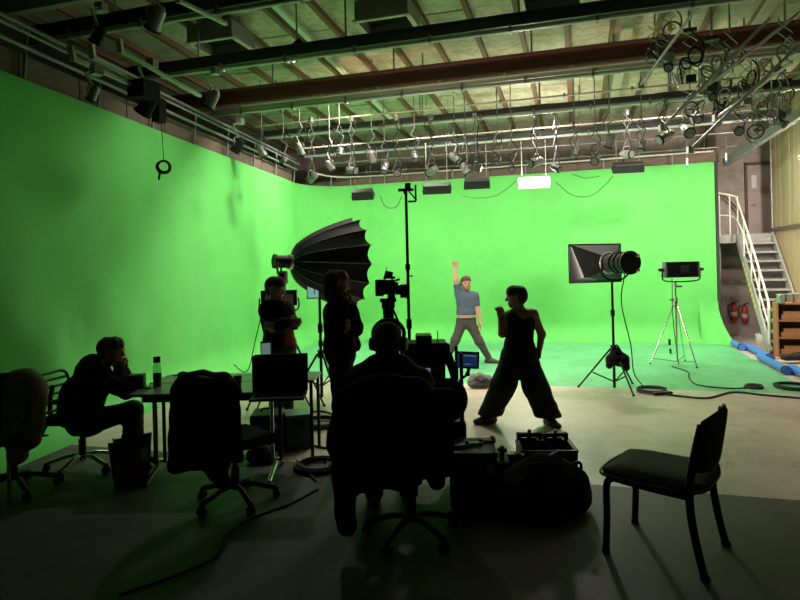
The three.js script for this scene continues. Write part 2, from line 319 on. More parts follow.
{ // door in the wall under the landing
  const d = structure('door_2', room(3.5, 0, BACK_B), -TH, 'flush beige door in rear wall under the stair landing', 'door');
  obj('door_leaf', box(.86, 1.5, .04, 0, .75, .02), M.door, d);
  obj('door_frame', [box(.04, 1.56, .06, -.45, .78, .03), box(.04, 1.56, .06, .45, .78, .03), box(.94, .04, .06, 0, 1.55, .03)], mat(.36, .28, .24, .8), d);
  obj('door_sign', [box(.12, .05, .005, -.1, 1.2, .045), box(.12, .05, .005, .16, 1.2, .045)], M.white, d);
}

// ---------------------------------------------------------------- beams and lighting rails under the ceiling
const bOf = (px, py, y) => toRoom(onLevel(px, py, y)).b;
{
  const g = structure('ceiling_girder', V(0, 0, 0), -TH, 'deep red-brown steel girder spanning the hall under the ceiling');
  const b = 9.3, yb = 4.62;
  obj('web', box(12.6, .22, .05, -1.4, yb + .14, -b), M.girder, g);
  obj('bottom_flange', box(12.6, .03, .26, -1.4, yb + .015, -b), M.girder, g);
  obj('top_flange', box(12.6, .03, .26, -1.4, yb + .265, -b), M.girder, g);
  obj('conduit', [rod([-5.5, yb - .03, -(b - .12)], [3.2, yb - .03, -(b - .12)], .016), ...[-4, -3, -2, -1, 0, 1, 2].map(a => box(.04, .05, .05, a, yb - .02, -(b - .12)))], M.conduit, g);
  const g2 = structure('ceiling_girder_001', V(0, 0, 0), -TH, 'dark girder at the upper left above the first lighting rail');
  const b2 = 5.05; obj('web', box(12.6, .42, .06, -1.4, 4.9, -b2), M.railDark, g2); obj('bottom_flange', box(12.6, .03, .26, -1.4, 4.68, -b2), M.railDark, g2);
  const fl = obj('soffit_board', box(5.2, .03, .5, -4.6, 4.95, -5.5), M.slab2, g2);
  for (const a of [-5.1, -4.5, -3.95, -3.3]) obj('fixing', box(.1, .015, .05, a, 4.93, -5.5), M.offWhite, g2);
}
const RAIL_Y = 4.42, railB = [];
{
  const words = ['nearest, above the two square air vents', 'running in front of the red-brown girder', 'just behind the red-brown girder', 'second behind the red-brown girder', 'rearmost, over the green back sheet'];
  [[215, 16, 4.5], [400, 47, 4.5], [400, 97, 4.5], [400, 127, 4.46], [400, 150, 4.4]].forEach(([px, py, y], i) => {
    const b = bOf(px, py, y); railB.push(b);
    const t = thing('lighting_rail', 'dark steel lighting rail with pale pipe underneath, ' + words[i], 'lighting rail', room(-.9, y, b), -TH, 'lighting rails across the ceiling');
    const L = 10.6, dk = i === 2 ? .06 : i < 2 ? .13 : .085;
    obj('beam', [box(L, dk, .1, 0, .06 + dk / 2, 0), box(L, .014, .16, 0, .06 + dk, 0)], i === 2 ? M.conduit : M.railDark, t);
    obj('pipe', place(new THREE.CylinderGeometry(.032, .032, L, 10), 0, .02, .03, 0, 0, Math.PI / 2), M.pipe, t);
    for (let k = -5; k <= 5; k++) obj('clip', box(.035, .1, .1, k * .98 + .2, .03, .03), M.galv, t);
    for (let k = -2; k <= 2; k++) obj('hanger', rod([k * 2.2 + .3, .06 + dk, 0], [k * 2.2 + .3, ceilY(b) - y, 0], .014), M.galv, t);
  });
  // thin pipes between them
  [[400, 112, 4.5, 'pale thin conduit pipe between the two rails behind the girder'], [400, 140, 4.42, 'pale thin conduit pipe before the rearmost lighting rail'], [400, 158, 4.25, 'thin grid pipe lowest over the back sheet, with lamps on it'], [400, 170, 4.15, 'thin grid pipe right above the back sheet handrail']].forEach(([px, py, y, w], i) => {
    const b = bOf(px, py, y), t = thing('conduit_pipe', w, 'pipe', room(-1.2, y, b), -TH);
    const L = i < 2 ? 9.4 : 9.0; obj('pipe', place(new THREE.CylinderGeometry(.017, .017, L, 8), 0, 0, 0, 0, 0, Math.PI / 2), i < 2 ? M.conduit : M.steel, t);
    for (let k = -4; k <= 4; k++) obj('clip', box(.03, .06, .05, k * 1.05 + .1 * i, .01, 0), M.galv, t);
    for (const k of [-3, -1, 1, 3]) obj('hanger', rod([k * 1.3, 0, 0], [k * 1.3, ceilY(b) - y, 0], .007), M.galv, t);
  });
}
{ // handrail on top of the green sheet: three pipes down the left side, one along the back
  const t = thing('handrail', 'triple steel pipe railing along the top of the left green sheet', 'railing', room(leftA(7), 0, 7));
  const L = (b, y, o = .1) => room(leftA(b) - o + .2, y, b).sub(t.position);
  for (const [y, o, r] of [[4.32, .16, .028], [4.2, .06, .02], [4.08, .12, .024]]) obj('pipe', tube([L(2, y, o), L(6, y, o), L(10, y, o), L(12.9, y, o)], r, 6, 24), M.railGrey, t);
  for (let b = 2.6; b < 13; b += 1.15) obj('post', rod(L(b, CYC_TOP - .02, .24), L(b, 4.34, .18), .018), M.railGrey, t);
  for (let b = 2.2; b < 12.8; b += .9) obj('kick_board', bar(L(b, 3.92, .3), L(b + .88, 3.92, .3), .02, .3), M.brownBoard, t);
  const t2 = thing('handrail', 'single steel pipe railing with short posts above the back green sheet', 'railing', room(-1.6, 0, 14.05), -TH);
  obj('pipe', tube([[-4.35, 4.0, -.9 + 2.0], [-4.15, 4.0, .25], [-3.7, 4.0, 0], [0, 4.0, 0], [4.4, 4.02, 0]], .02, 6, 40), M.offWhite, t2);
  for (const a of [-4.2, -3.8, -2.9, -1.2, .5, 2.2, 3.6]) obj('post', rod([a, CYC_TOP - .02, a < -4 ? .3 : .0], [a, 4.01, a < -4 ? .3 : 0], .016), M.galv, t2);
  for (let k = 0; k < 9; k++) obj('kick_board', box(.95, .26, .02, -3.75 + k * .98, 3.92, -.12), M.brownBoard, t2);
}
{ // air vents hanging from the ceiling
  [[388, 26, 'square grey air vent box hanging above the rail at top centre'], [222, 47, 'square air vent box near the upper left lighting rail'], [552, 0, 'dark air vent cut off by the top of the picture']].forEach(([px, py, w]) => {
    const p = onLevel(px, py, 4.98), q = toRoom(p), t = thing('air_vent', w, 'vent', room(q.a, 4.98, q.b), -TH, 'ceiling air vents');
    obj('casing', [box(.72, .26, .03, 0, .12, .3), box(.72, .26, .03, 0, .12, -.3), box(.03, .26, .6, -.345, .12, 0), box(.03, .26, .6, .345, .12, 0)], M.galv, t);
    obj('grille_frame', [box(.78, .02, .06, 0, -.01, .3), box(.78, .02, .06, 0, -.01, -.3), box(.06, .02, .6, -.36, -.01, 0), box(.06, .02, .6, .36, -.01, 0)], M.slab, t);
    obj('opening', box(.66, .02, .57, 0, .16, 0), M.blackMatte, t);
    for (const s of [-.3, .3]) obj('hanger', rod([s, .24, 0], [s, ceilY(q.b) - 4.98, 0], .01), M.galv, t);
  });
}

// ---------------------------------------------------------------- stage lights hung over the green stage
const hang = 'pantograph lamps in the ceiling grid';
function scissor(t, top, drop, w, links, m, part = 'scissor_arm') {    // lazy-tongs hanger from y = top downward
  const s = drop / links;
  for (let i = 0; i < links; i++) for (const k of [-1, 1]) obj(part, bar([-k * w / 2, top - i * s, k * .012], [k * w / 2, top - (i + 1) * s, k * .012], .016, .008), m, t);
}
function lampHead(t, y, s, m, tilt) {                                  // round spot with yoke, barn ring and glass
  const c = Math.cos(tilt), n = Math.sin(tilt), pt = (f, u, w = 0) => V(w, y + u * c - f * n, f * c + u * n);
  obj('lamp_body', [rod(pt(-.14 * s, 0), pt(.12 * s, 0), .09 * s, .1 * s, 14), rod(pt(-.2 * s, 0), pt(-.14 * s, 0), .05 * s, .085 * s, 12)], m, t);
  obj('lens_ring', rod(pt(.12 * s, 0), pt(.15 * s, 0), .115 * s, .115 * s, 16), M.blackMatte, t);
  obj('lens', rod(pt(.148 * s, 0), pt(.156 * s, 0), .09 * s, .09 * s, 14), M.greyPlastic, t);
  obj('yoke', tube([[-.13 * s, y, 0], [-.13 * s, y + .13 * s, 0], [0, y + .2 * s, 0], [.13 * s, y + .13 * s, 0], [.13 * s, y, 0]], .011 * s, 5, 20), M.galv, t);
}
const hangLamps = [                                                    // pixel, level, hanger length, size, finish, tilt, look
  [312, 178, 4.35, .42, 1, 0, .5, 'nearest the rounded corner of the green sheet'], [352, 170, 4.35, .42, .9, 0, .3, 'second from the rounded corner'], [398, 172, 4.35, .35, .9, 1, .4, 'above the tall black pole'],
  [432, 171, 4.35, .5, 1.05, 0, .2, 'above the first dark floodlight box'], [476, 168, 4.35, .45, .9, 1, .3, 'above the second dark floodlight box'], [536, 162, 4.35, .45, 1.1, 0, .3, 'above the lit floodlight'],
  [556, 168, 4.35, .4, .8, 1, .5, 'right beside the lit floodlight hanger'], [627, 154, 4.35, .5, 1, 0, .2, 'above the rightmost floodlight box'], [665, 137, 4.4, .6, 1.2, 0, .5, 'left of the pair by the tangle'],
  [687, 131, 4.4, .55, 1.2, 0, .5, 'right of the pair by the tangle'], [738, 130, 4.3, .5, 1, 0, .4, 'lowest in the tangle by the plank wall']];
hangLamps.forEach(([px, py, y, drop, s, dark, tilt, w]) => {
  const dd = px > 700 ? 10.2 : px > 640 ? 10.3 : 11.0, p = at(px, py, dd), topY = Math.max(p.y + .25 * s, RAIL_Y), t = thing('hanging_lamp', (dark ? 'dark' : 'pale grey') + ' round spotlight on scissor hanger, ' + w, 'stage light', V(p.x, 0, p.z), rr(-2.6, 1.2), hang);
  s *= .72; scissor(t, topY + .05, topY + .05 - (p.y + .19 * s), .2 * s, 3, M.railGrey); lampHead(t, p.y, s, dark ? M.railDark : M.railGrey, tilt);
  obj('clamp', box(.07, .09, .07, 0, topY + .05, 0), M.steel, t);
  obj('cable', tube([[.02, topY + .03, .02], [.16 * s, topY - .1, .04], [-.1 * s, (topY + p.y) / 2 + .1, .05], [.14 * s, p.y + .1, .02], [0, p.y, -.1 * s]], .009, 5, 24), M.rubber, t);
});
const ORD = ['first', 'second', 'third', 'fourth', 'fifth', 'sixth', 'seventh', 'eighth', 'ninth', 'tenth', 'eleventh', 'twelfth', 'thirteenth', 'fourteenth', 'fifteenth', 'sixteenth', 'seventeenth', 'eighteenth'];
// more small lamps crowding the rear rails
[[262, 152], [284, 160], [300, 150], [330, 166], [340, 152], [372, 158], [385, 168], [415, 156], [455, 158], [466, 170], [498, 160], [512, 168], [575, 152], [596, 160], [610, 142], [642, 146], [700, 118], [720, 112]].forEach(([px, py], i) => {
  const p = at(px, py, (px > 560 ? 9.9 : 10.5) + .5 * rnd()), t = thing('small_lamp', 'small grey lamp on zigzag bracket among the rear rails, ' + ORD[i] + ' from the left', 'stage light', V(p.x, p.y, p.z), rr(-3, 3), 'small lamps crowding the rear rails'), up = Math.max(.2, ceilY(toRoom(p).b) - p.y - .1), k = Math.min(.5, up);
  lampHead(t, 0, rr(.45, .7), i % 3 ? M.railGrey : M.galv, rr(.4, 1.3));
  const z = [[0, .1, 0], [.09, .1 + (k - .1) * .4, .01], [-.08, .1 + (k - .1) * .7, -.01], [0, k, 0]]; for (let j = 1; j < 4; j++) obj('bracket_arm', bar(z[j - 1], z[j], .02, .012), i % 2 ? M.railGrey : M.galv, t);
  obj('rod', rod([0, k, 0], [0, Math.max(k + .02, up - .02), 0], .009), M.railGrey, t); obj('cable', tube([[0, k, .02], [.1, k * .6, .05], [-.06, k * .4, .06], [.05, 0, .04]], .008, 5, 16), M.rubber, t);
});
[[655, 34], [676, 60], [690, 96], [702, 70], [728, 74], [730, 40], [752, 118], [762, 52], [772, 100], [785, 30]].forEach(([px, py], i) => {
  const p = at(px, py, py < 45 ? 7.7 : 9.15), t = thing('folded_hoist', 'grey folded hoist with hanging loops, upper right, ' + ORD[i] + ' from the left', 'hoist', V(p.x, p.y, p.z), rr(-1, 1), 'folded hoists at the upper right'), up = Math.max(.1, ceilY(toRoom(p).b) - p.y - .1);
  scissor(t, .1, .42, .2, 3, i % 2 ? M.galv : M.railGrey); obj('rod', rod([0, .1, 0], [0, Math.max(.12, up - .08), 0], .012), M.steel, t);
  obj('loop', ring(.11, .011, .04, -.22, .04, .2, .5 * i, .1), i % 2 ? M.galv : M.rubber, t); obj('loop', ring(.09, .01, -.05, -.3, .02, .1, .7 * i, .4), M.galv, t); obj('hook', rod([0, -.32, 0], [.03, -.42, 0], .014), M.white, t);
});
// flood boxes on the front rail of the back sheet; the fourth one is turned so that its lit face shows
[[363, 195, 0, 'short dark floodlight box tilted, hanging at the corner of the green sheet', .42], [437, 189, 0, 'long dark floodlight box with a thin pale rim, right of the tall pole', .55], [477, 184, 0, 'dark floodlight box hanging beside the lit one', .5], [534, 183, 1, 'glowing white floodlight box hanging before the green sheet', .62], [628, 168, 0, 'dark floodlight box hanging farthest to the right', .58]].forEach(([px, py, on, w, wd], i) => {
  const p = at(px, py, 12.0), t = thing('floodlight_box', w, 'stage light', V(p.x, p.y, p.z), -TH * .6, 'floodlights hung before the green back sheet');
  const head = new THREE.Group(); head.name = 'head'; t.add(head); head.rotation.x = on ? -.75 : .62;
  obj('housing', [rbox(wd, .1, .16, .02, 0, .06, 0), box(wd + .02, .1, .012, 0, -.02, .08), box(wd + .02, .1, .012, 0, -.02, -.08), box(.012, .1, .16, wd / 2, -.02, 0), box(.012, .1, .16, -wd / 2, -.02, 0)], on ? M.offWhite : M.black, head);
  obj('front_lip', box(wd, .01, .012, 0, -.072, .08), M.tin, head);
  obj('diffuser', box(wd - .03, .01, on ? .1 : .14, 0, on ? -.062 : .0, 0), glow(1, .96, .88, on ? 3 : 1), head);
  for (const q of [-1, 1]) obj('hanger', rod([q * wd * .38, .02, 0], [q * wd * .38, 4.2 - p.y, 0], .007), M.railGrey, t);
  if (on) { obj('top_diffuser', box(wd - .04, .008, .13, 0, .114, 0), glow(1, .96, .88, .8), head); areaLight(t, wd - .06, .12, LAMP.litUp, V(0, .16, 0), V(p.x, 6, p.z + .8), 0xfff0dc); }
  areaLight(head, wd - .05, .12, on ? LAMP.lit : LAMP.cyc, V(0, on ? -.072 : -.012, 0), on ? V(p.x - .4, 0, p.z + 4.2) : V(p.x, .4, p.z - 1.1), 0xfff5e8);
});
// hooded softlights on the rails higher up, flooding the stage and the left sheet; their backs are to the camera
[[-3.3, 9.72, -6.0, 1.2, 8.3, 4.86], [-4.6, railB[3] + .2, -6.6, 1.2, 12.6, 4.6], [-2.9, railB[3] + .2, -2.9, .7, 13.6, 4.6], [-.6, railB[3] + .2, -.6, .7, 13.6, 4.6], [1.6, railB[3] + .2, 1.6, .7, 13.6, 4.6], [-2.4, 9.72, -2.4, 0, 8.3, 4.86], [.6, 9.72, .8, 0, 8.3, 4.86], [-3.6, railB[1] + .22, -5.9, 1.5, 5.6, 4.72]].forEach(([a, b, ta, ty, tb, y], i) => {
  const p = room(a, y, b), words = ['aimed at the left green sheet', 'aimed at the rounded sheet corner', 'left over the green stage', 'middle over the green stage', 'right over the green stage', 'left one behind the girder', 'right one behind the girder', 'left end of the rail before the girder'];
  const t = thing('softlight', 'small black hooded softlight hidden behind a beam, ' + words[i], 'stage light', p, 0, 'hooded softlights behind the beams');
  const aim = room(ta, ty, tb), head = new THREE.Group(); head.name = 'head'; t.add(head); t.updateWorldMatrix(true, true); head.lookAt(aim);   // +z of the head looks at the aim
  obj('housing', [box(.36, .16, .06, 0, 0, -.04), box(.38, .012, .1, 0, .085, .04), box(.38, .012, .1, 0, -.085, .04), box(.012, .17, .1, .185, 0, .04), box(.012, .17, .1, -.185, 0, .04)], M.blackMatte, head);
  obj('diffuser', box(.34, .15, .01, 0, 0, .0), glow(1, .97, .9, 2), head);
  obj('hanger', rod([0, .04, 0], [0, ceilY(b) - y, 0], .012), M.galv, t);
  areaLight(head, .32, .14, LAMP.soffit[i], V(0, 0, .02), aim, 0xfff6ea);
});
// tangle of folded pantographs, hoses and coils at the upper right
[[668, 14, 7.6, .8, 'topmost, hanging from the near rail with a yellow tag'], [690, 40, 7.8, .75, 'left of three, full of loose loops'], [712, 48, 7.8, .75, 'middle of three, with a dark loop'], [745, 62, 8.8, .85, 'right of three, near the plank wall'], [780, 78, 8.8, .8, 'cut by the right edge of the picture'], [716, 88, 10.2, .7, 'low in the tangle, dark lamp below it'], [757, 96, 9.8, .7, 'low in the tangle by the picture edge']].forEach(([px, py, d, s, w], i) => {
  const p = at(px, py, d), t = thing('pantograph_hoist', 'folding pantograph hoist, upper right, ' + w, 'hoist', V(p.x, p.y, p.z), rr(-.6, .6), 'pantograph hoists at the upper right');
  const up = Math.max(.14, ceilY(toRoom(p).b) - p.y - .02);
  scissor(t, .12, .75 * s, .22 * s, 4, M.galv);
  obj('drop_rod', rod([0, .1, 0], [0, up, 0], .016), M.steel, t);
  objs('bracket', [box(.16, .05, .1, 0, .12, 0), box(.12, .1, .08, 0, -.68 * s, 0)], i % 3 ? M.railDark : M.steel, t);
  obj('cable_loop', [ring(.13 * s, .014, .05, -.3 * s, .05, .2, .5 * i, .1), ring(.1 * s, .012, -.06, -.42 * s, .06, .1, .6, .3), tube([[.02, .1, .02], [.2 * s, -.1, .05], [.08, -.5 * s, .08], [-.16 * s, -.35 * s, .06], [-.1, -.75 * s, 0]], .011, 5, 24)], i % 2 ? M.rubber : M.galv, t);
  if (i % 2 === 0 || i > 4) lampHead(t, -.82 * s, .65 * s, i > 3 ? M.railDark : M.pipe, .6);
  if (i === 0) obj('tag', box(.06, .09, .01, .03, -.2, .06), M.yellow, t);
});
// long slanting counterweight poles in the same corner
[[697, 8, 640, 86, 'first, from top edge down to the dark rail'], [770, 18, 662, 128, 'second, crossing the hoists'], [800, 12, 700, 92, 'third, entering at the right edge'], [800, 44, 690, 150, 'lowest, reaching towards the green sheet'], [792, 62, 716, 118, 'short one below the hoists']].forEach(([x0, y0, x1, y1, w]) => {
  const p0 = at(x0, y0, 6.9), p1 = at(x1, y1, 7.9), t = thing('slanting_pole', 'pale slanting steel pole, upper right, ' + w, 'pole', p1);
  obj('pole', rod(V(0, 0, 0), p0.clone().sub(p1), .02), M.steel, t); obj('coupler', box(.07, .09, .07), M.white, t);
});
{ // dark beam clamp bundle at the right end of the second rail behind the girder
  const p = at(728, 92, 10.4), t = thing('cable_bundle', 'thick dark bundle of cables tied along the rail at the upper right', 'cable bundle', p, -TH);
  for (let k = 0; k < 6; k++) obj('cable', tube([[-.9, rr(-.08, .08), rr(-.05, .08)], [-.3, rr(-.06, .06), rr(-.05, .08)], [.4, rr(-.05, .08), rr(-.05, .08)], [.95, rr(-.1, .1), rr(-.05, .05)]], rr(.025, .05), 6, 20), M.rubber, t);
  for (const x of [-.5, 0, .5, .8]) obj('clamp', box(.1, .1, .08, x, -.06, .08), M.white, t);
}
// lamps and brackets along the left railing
[[148, 104, 6.4, 1.2, 'black box lamp clamped on the left railing above the hanging cable coil'], [156, 20, 6.2, 1.1, 'black lamp with pale bracket at the left end of the nearest rail'], [98, 36, 6.0, .8, 'small pale lamp on the nearest rail beyond the black lamp'], [212, 100, 7.6, 1.0, 'lamp with folded bracket on the left railing, second along'], [238, 146, 9.0, 1.0, 'dark lamp on the left railing, third along'], [93, 94, 5.5, .6, 'small metal lamp hook under the left railing']].forEach(([px, py, d, s, w], i) => {
  const p = at(px, py, d), t = thing('railing_lamp', w, 'stage light', V(p.x, p.y, p.z), rr(-2.2, -1.2));
  s *= .7; lampHead(t, 0, s, i % 2 ? M.galv : M.blackMatte, .9);
  objs('bracket', [bar([0, .18 * s, 0], [.16 * s, .42 * s, 0], .03, .012), bar([.16 * s, .42 * s, 0], [-.1 * s, .55 * s, 0], .03, .012), box(.09, .09, .09, -.1 * s, .55 * s, 0)], M.steel, t);
  if (i === 0) obj('junction_box', [box(.26, .18, .2, .12, .1, -.05), box(.12, .26, .1, -.2, -.02, .02)], M.blackMatte, t);
});
for (const [x0, y0, x1, y1, d0, d1, w] of [[72, 58, 148, 92, 5.4, 6.4, 'lower'], [92, 56, 155, 88, 5.5, 6.5, 'upper'], [120, 50, 200, 96, 5.9, 7.2, 'longer'], [178, 0, 226, 24, 5.6, 6.6, 'topmost']]) {
  const p0 = at(x0, y0, d0), p1 = at(x1, y1, d1), t = thing('strut', 'pale steel strut between nearest rail and left railing, ' + w + ' one', 'strut', p0);
  obj('strut_bar', bar(V(0, 0, 0), p1.clone().sub(p0), .045, .03), M.steel, t); obj('end_hook', box(.05, .13, .05, 0, .04, 0, .3), M.offWhite, t);
}
{ // coil of cable hanging on a string before the left sheet
  const p = at(164, 167, 6.6), t = thing('hanging_cable_coil', 'black cable coil hanging on a string before the left green sheet', 'cable', p);
  obj('coil', [ring(.068, .012, 0, 0, 0, .1, .4, 0), ring(.062, .012, .004, .004, .01, -.1, .5, .2), ring(.066, .011, -.003, -.004, .02, .05, .3, 0)], M.rubber, t);
  obj('plug', rod([-.045, -.05, 0], [-.06, -.14, 0], .016, .011), M.rubber, t);
  obj('string', rod([0, .066, 0], [-.02, .52, 0], .004), M.rubber, t);
}
{ // cables swagging below the lit floodlight
  const mk = (pts, w) => { const q = pts.map(([x, y]) => at(x, y, 12.3)), t = thing('swag_cable', w, 'cable', q[0]); obj('cable', tube(q.map(v => v.clone().sub(q[0])), .008, 5, 30), M.rubber, t); };
  mk([[380, 196], [386, 207], [396, 207], [402, 196]], 'thin cable swag at the head of the tall black pole');
  mk([[463, 196], [478, 198], [497, 195], [518, 180]], 'thin cable swag left of the lit floodlight');
  mk([[556, 182], [572, 195], [590, 196], [606, 184], [613, 176]], 'longer thin cable swag right of the lit floodlight');
  mk([[572, 174], [585, 178], [600, 176]], 'short thin cable swag above the longer one');
}
for (const [px, py, d, l, w] of [[726, 156, 12.4, .5, 'cord pull with white and blue handle hanging beside the green sheet'], [687, 161, 12.2, .5, 'cord pull with blue tip hanging over the green sheet']]) {
  const p = at(px, py, d), t = thing('cord_pull', w, 'cord', p); obj('cord', rod([0, 0, 0], [0, l, 0], .006), M.galv, t); obj('handle', rod([0, -.09, 0], [0, .06, 0], .022), M.white, t); obj('tip', rod([0, -.13, 0], [0, -.09, 0], .022), M.blue, t);
}

// ---------------------------------------------------------------- lights on stands
function tripod(t, yTop, yHub, R, turn, r, m, braceY, names = ['pole', 'leg', 'brace']) {
  obj(names[0], rod([0, .05, 0], [0, yTop, 0], r, r * .8, 10), m, t);
  obj('hub', rod([0, yHub - .05, 0], [0, yHub + .05, 0], r * 2, r * 2, 10), m, t);
  for (let k = 0; k < 3; k++) { const a = turn + k * Math.PI * 2 / 3, x = Math.cos(a) * R, z = Math.sin(a) * R;
    obj(names[1], rod([Math.cos(a) * r * 2, yHub, Math.sin(a) * r * 2], [x, .012, z], r * .7, r * .6), m, t);
    if (braceY) { const f = (yHub - braceY[1]) / yHub; obj(names[2], rod([0, braceY[0], 0], [x * f, braceY[1], z * f], r * .5), m, t); }
    obj('foot', ball(r * 1.0, x, .014, z, 1, .9, 1, 8), M.rubber, t); }
}
{ // octagonal deep softbox with its lamp, seen from behind
  const d = 8.2, apex = at(291, 262, d - .35), t = thing('octagonal_softbox', 'large black ribbed parabolic softbox on stand behind two standing people', 'softbox', V(at(284, 262, d - .4).x, 0, at(284, 262, d - .4).z));
  const axis = V(Math.sin(1.05), -.06, -Math.cos(1.05)).normalize(), side = axis.clone().cross(V(0, 1, 0)).normalize(), up = side.clone().cross(axis).normalize();
  const o = apex.clone().sub(t.position), D = .86, RR = .645, NR = 16;
  const pt = (f, ang, sag = 1) => o.clone().addScaledVector(axis, D * f).addScaledVector(side, Math.cos(ang) * rad(f) * sag).addScaledVector(up, Math.sin(ang) * rad(f) * sag);
  const rad = f => .07 + (RR - .07) * Math.pow(f, .52);
  for (let k = 0; k < NR; k++) {                                        // sixteen cloth gores, each slightly hollow between the ribs
    const a0 = k / NR * Math.PI * 2, a1 = (k + 1) / NR * Math.PI * 2, pos = [], idx = [], nu = 4, nv = 14;
    for (let i = 0; i <= nu; i++) for (let j = 0; j <= nv; j++) { const u = i / nu, f = j / nv, q = pt(f * (1 - .045 * Math.sin(Math.PI * u)), a0 + (a1 - a0) * u, 1 - .05 * Math.sin(Math.PI * u) * f); pos.push(q.x, q.y, q.z); if (i && j) { const A = (i - 1) * (nv + 1) + j - 1, B = A + nv + 1; idx.push(A, B, A + 1, B, B + 1, A + 1); } }
    const g = new THREE.BufferGeometry(); g.setAttribute('position', new THREE.Float32BufferAttribute(pos, 3)); g.setIndex(idx); g.computeVertexNormals();
    const m = obj('gore', g, new THREE.MeshStandardMaterial({ color: new THREE.Color().setRGB(.006, .006, .006), roughness: .75, side: THREE.DoubleSide }), t);
    const rib = []; for (let j = 0; j <= 10; j++) rib.push(pt(j / 10 * 1.02, a0, 1.004)); obj('rib', tube(rib, .006, 5, 20), M.galv, t);
  }
  const tipC = o.clone().addScaledVector(axis, D * .84);
  obj('diffuser', (() => { const g = new THREE.CircleGeometry(RR * .84, 32); g.applyMatrix4(new THREE.Matrix4().lookAt(V(0, 0, 0), axis.clone().negate(), V(0, 1, 0))); g.translate(tipC.x, tipC.y, tipC.z); return g; })(), glow(1, .93, .82, 1.6), t);
  areaLight(t, .95, .95, LAMP.octa, tipC.clone().addScaledVector(axis, .16), at(468, 315, 10.7), 0xfff0dc);
  const L = f => o.clone().addScaledVector(axis, f);
  obj('speed_ring', rod(L(-.03), L(.03), .1, .1, 20), M.tin, t);
  obj('lamp_body', [rod(L(-.2), L(-.03), .08, .085, 16), rod(L(-.235), L(-.2), .095, .095, 16)], M.black, t);
  obj('yoke', tube([L(-.16).add(V(0, 0, .11)), L(-.16).add(V(0, -.14, .11)), L(-.16).add(V(0, -.2, 0)), L(-.16).add(V(0, -.14, -.11)), L(-.16).add(V(0, 0, -.11))], .014, 6, 24), M.galv, t);
  obj('control_box', rbox(.12, .17, .1, .015, o.x - .1, o.y - .2, .02), M.offWhite, t);
  obj('control_panel', box(.06, .07, .01, o.x - .1, o.y - .18, .075), M.blackGloss, t);
  tripod(t, o.y - .2, 1.0, .55, .4, .02, M.black, [.3, .45]);
}
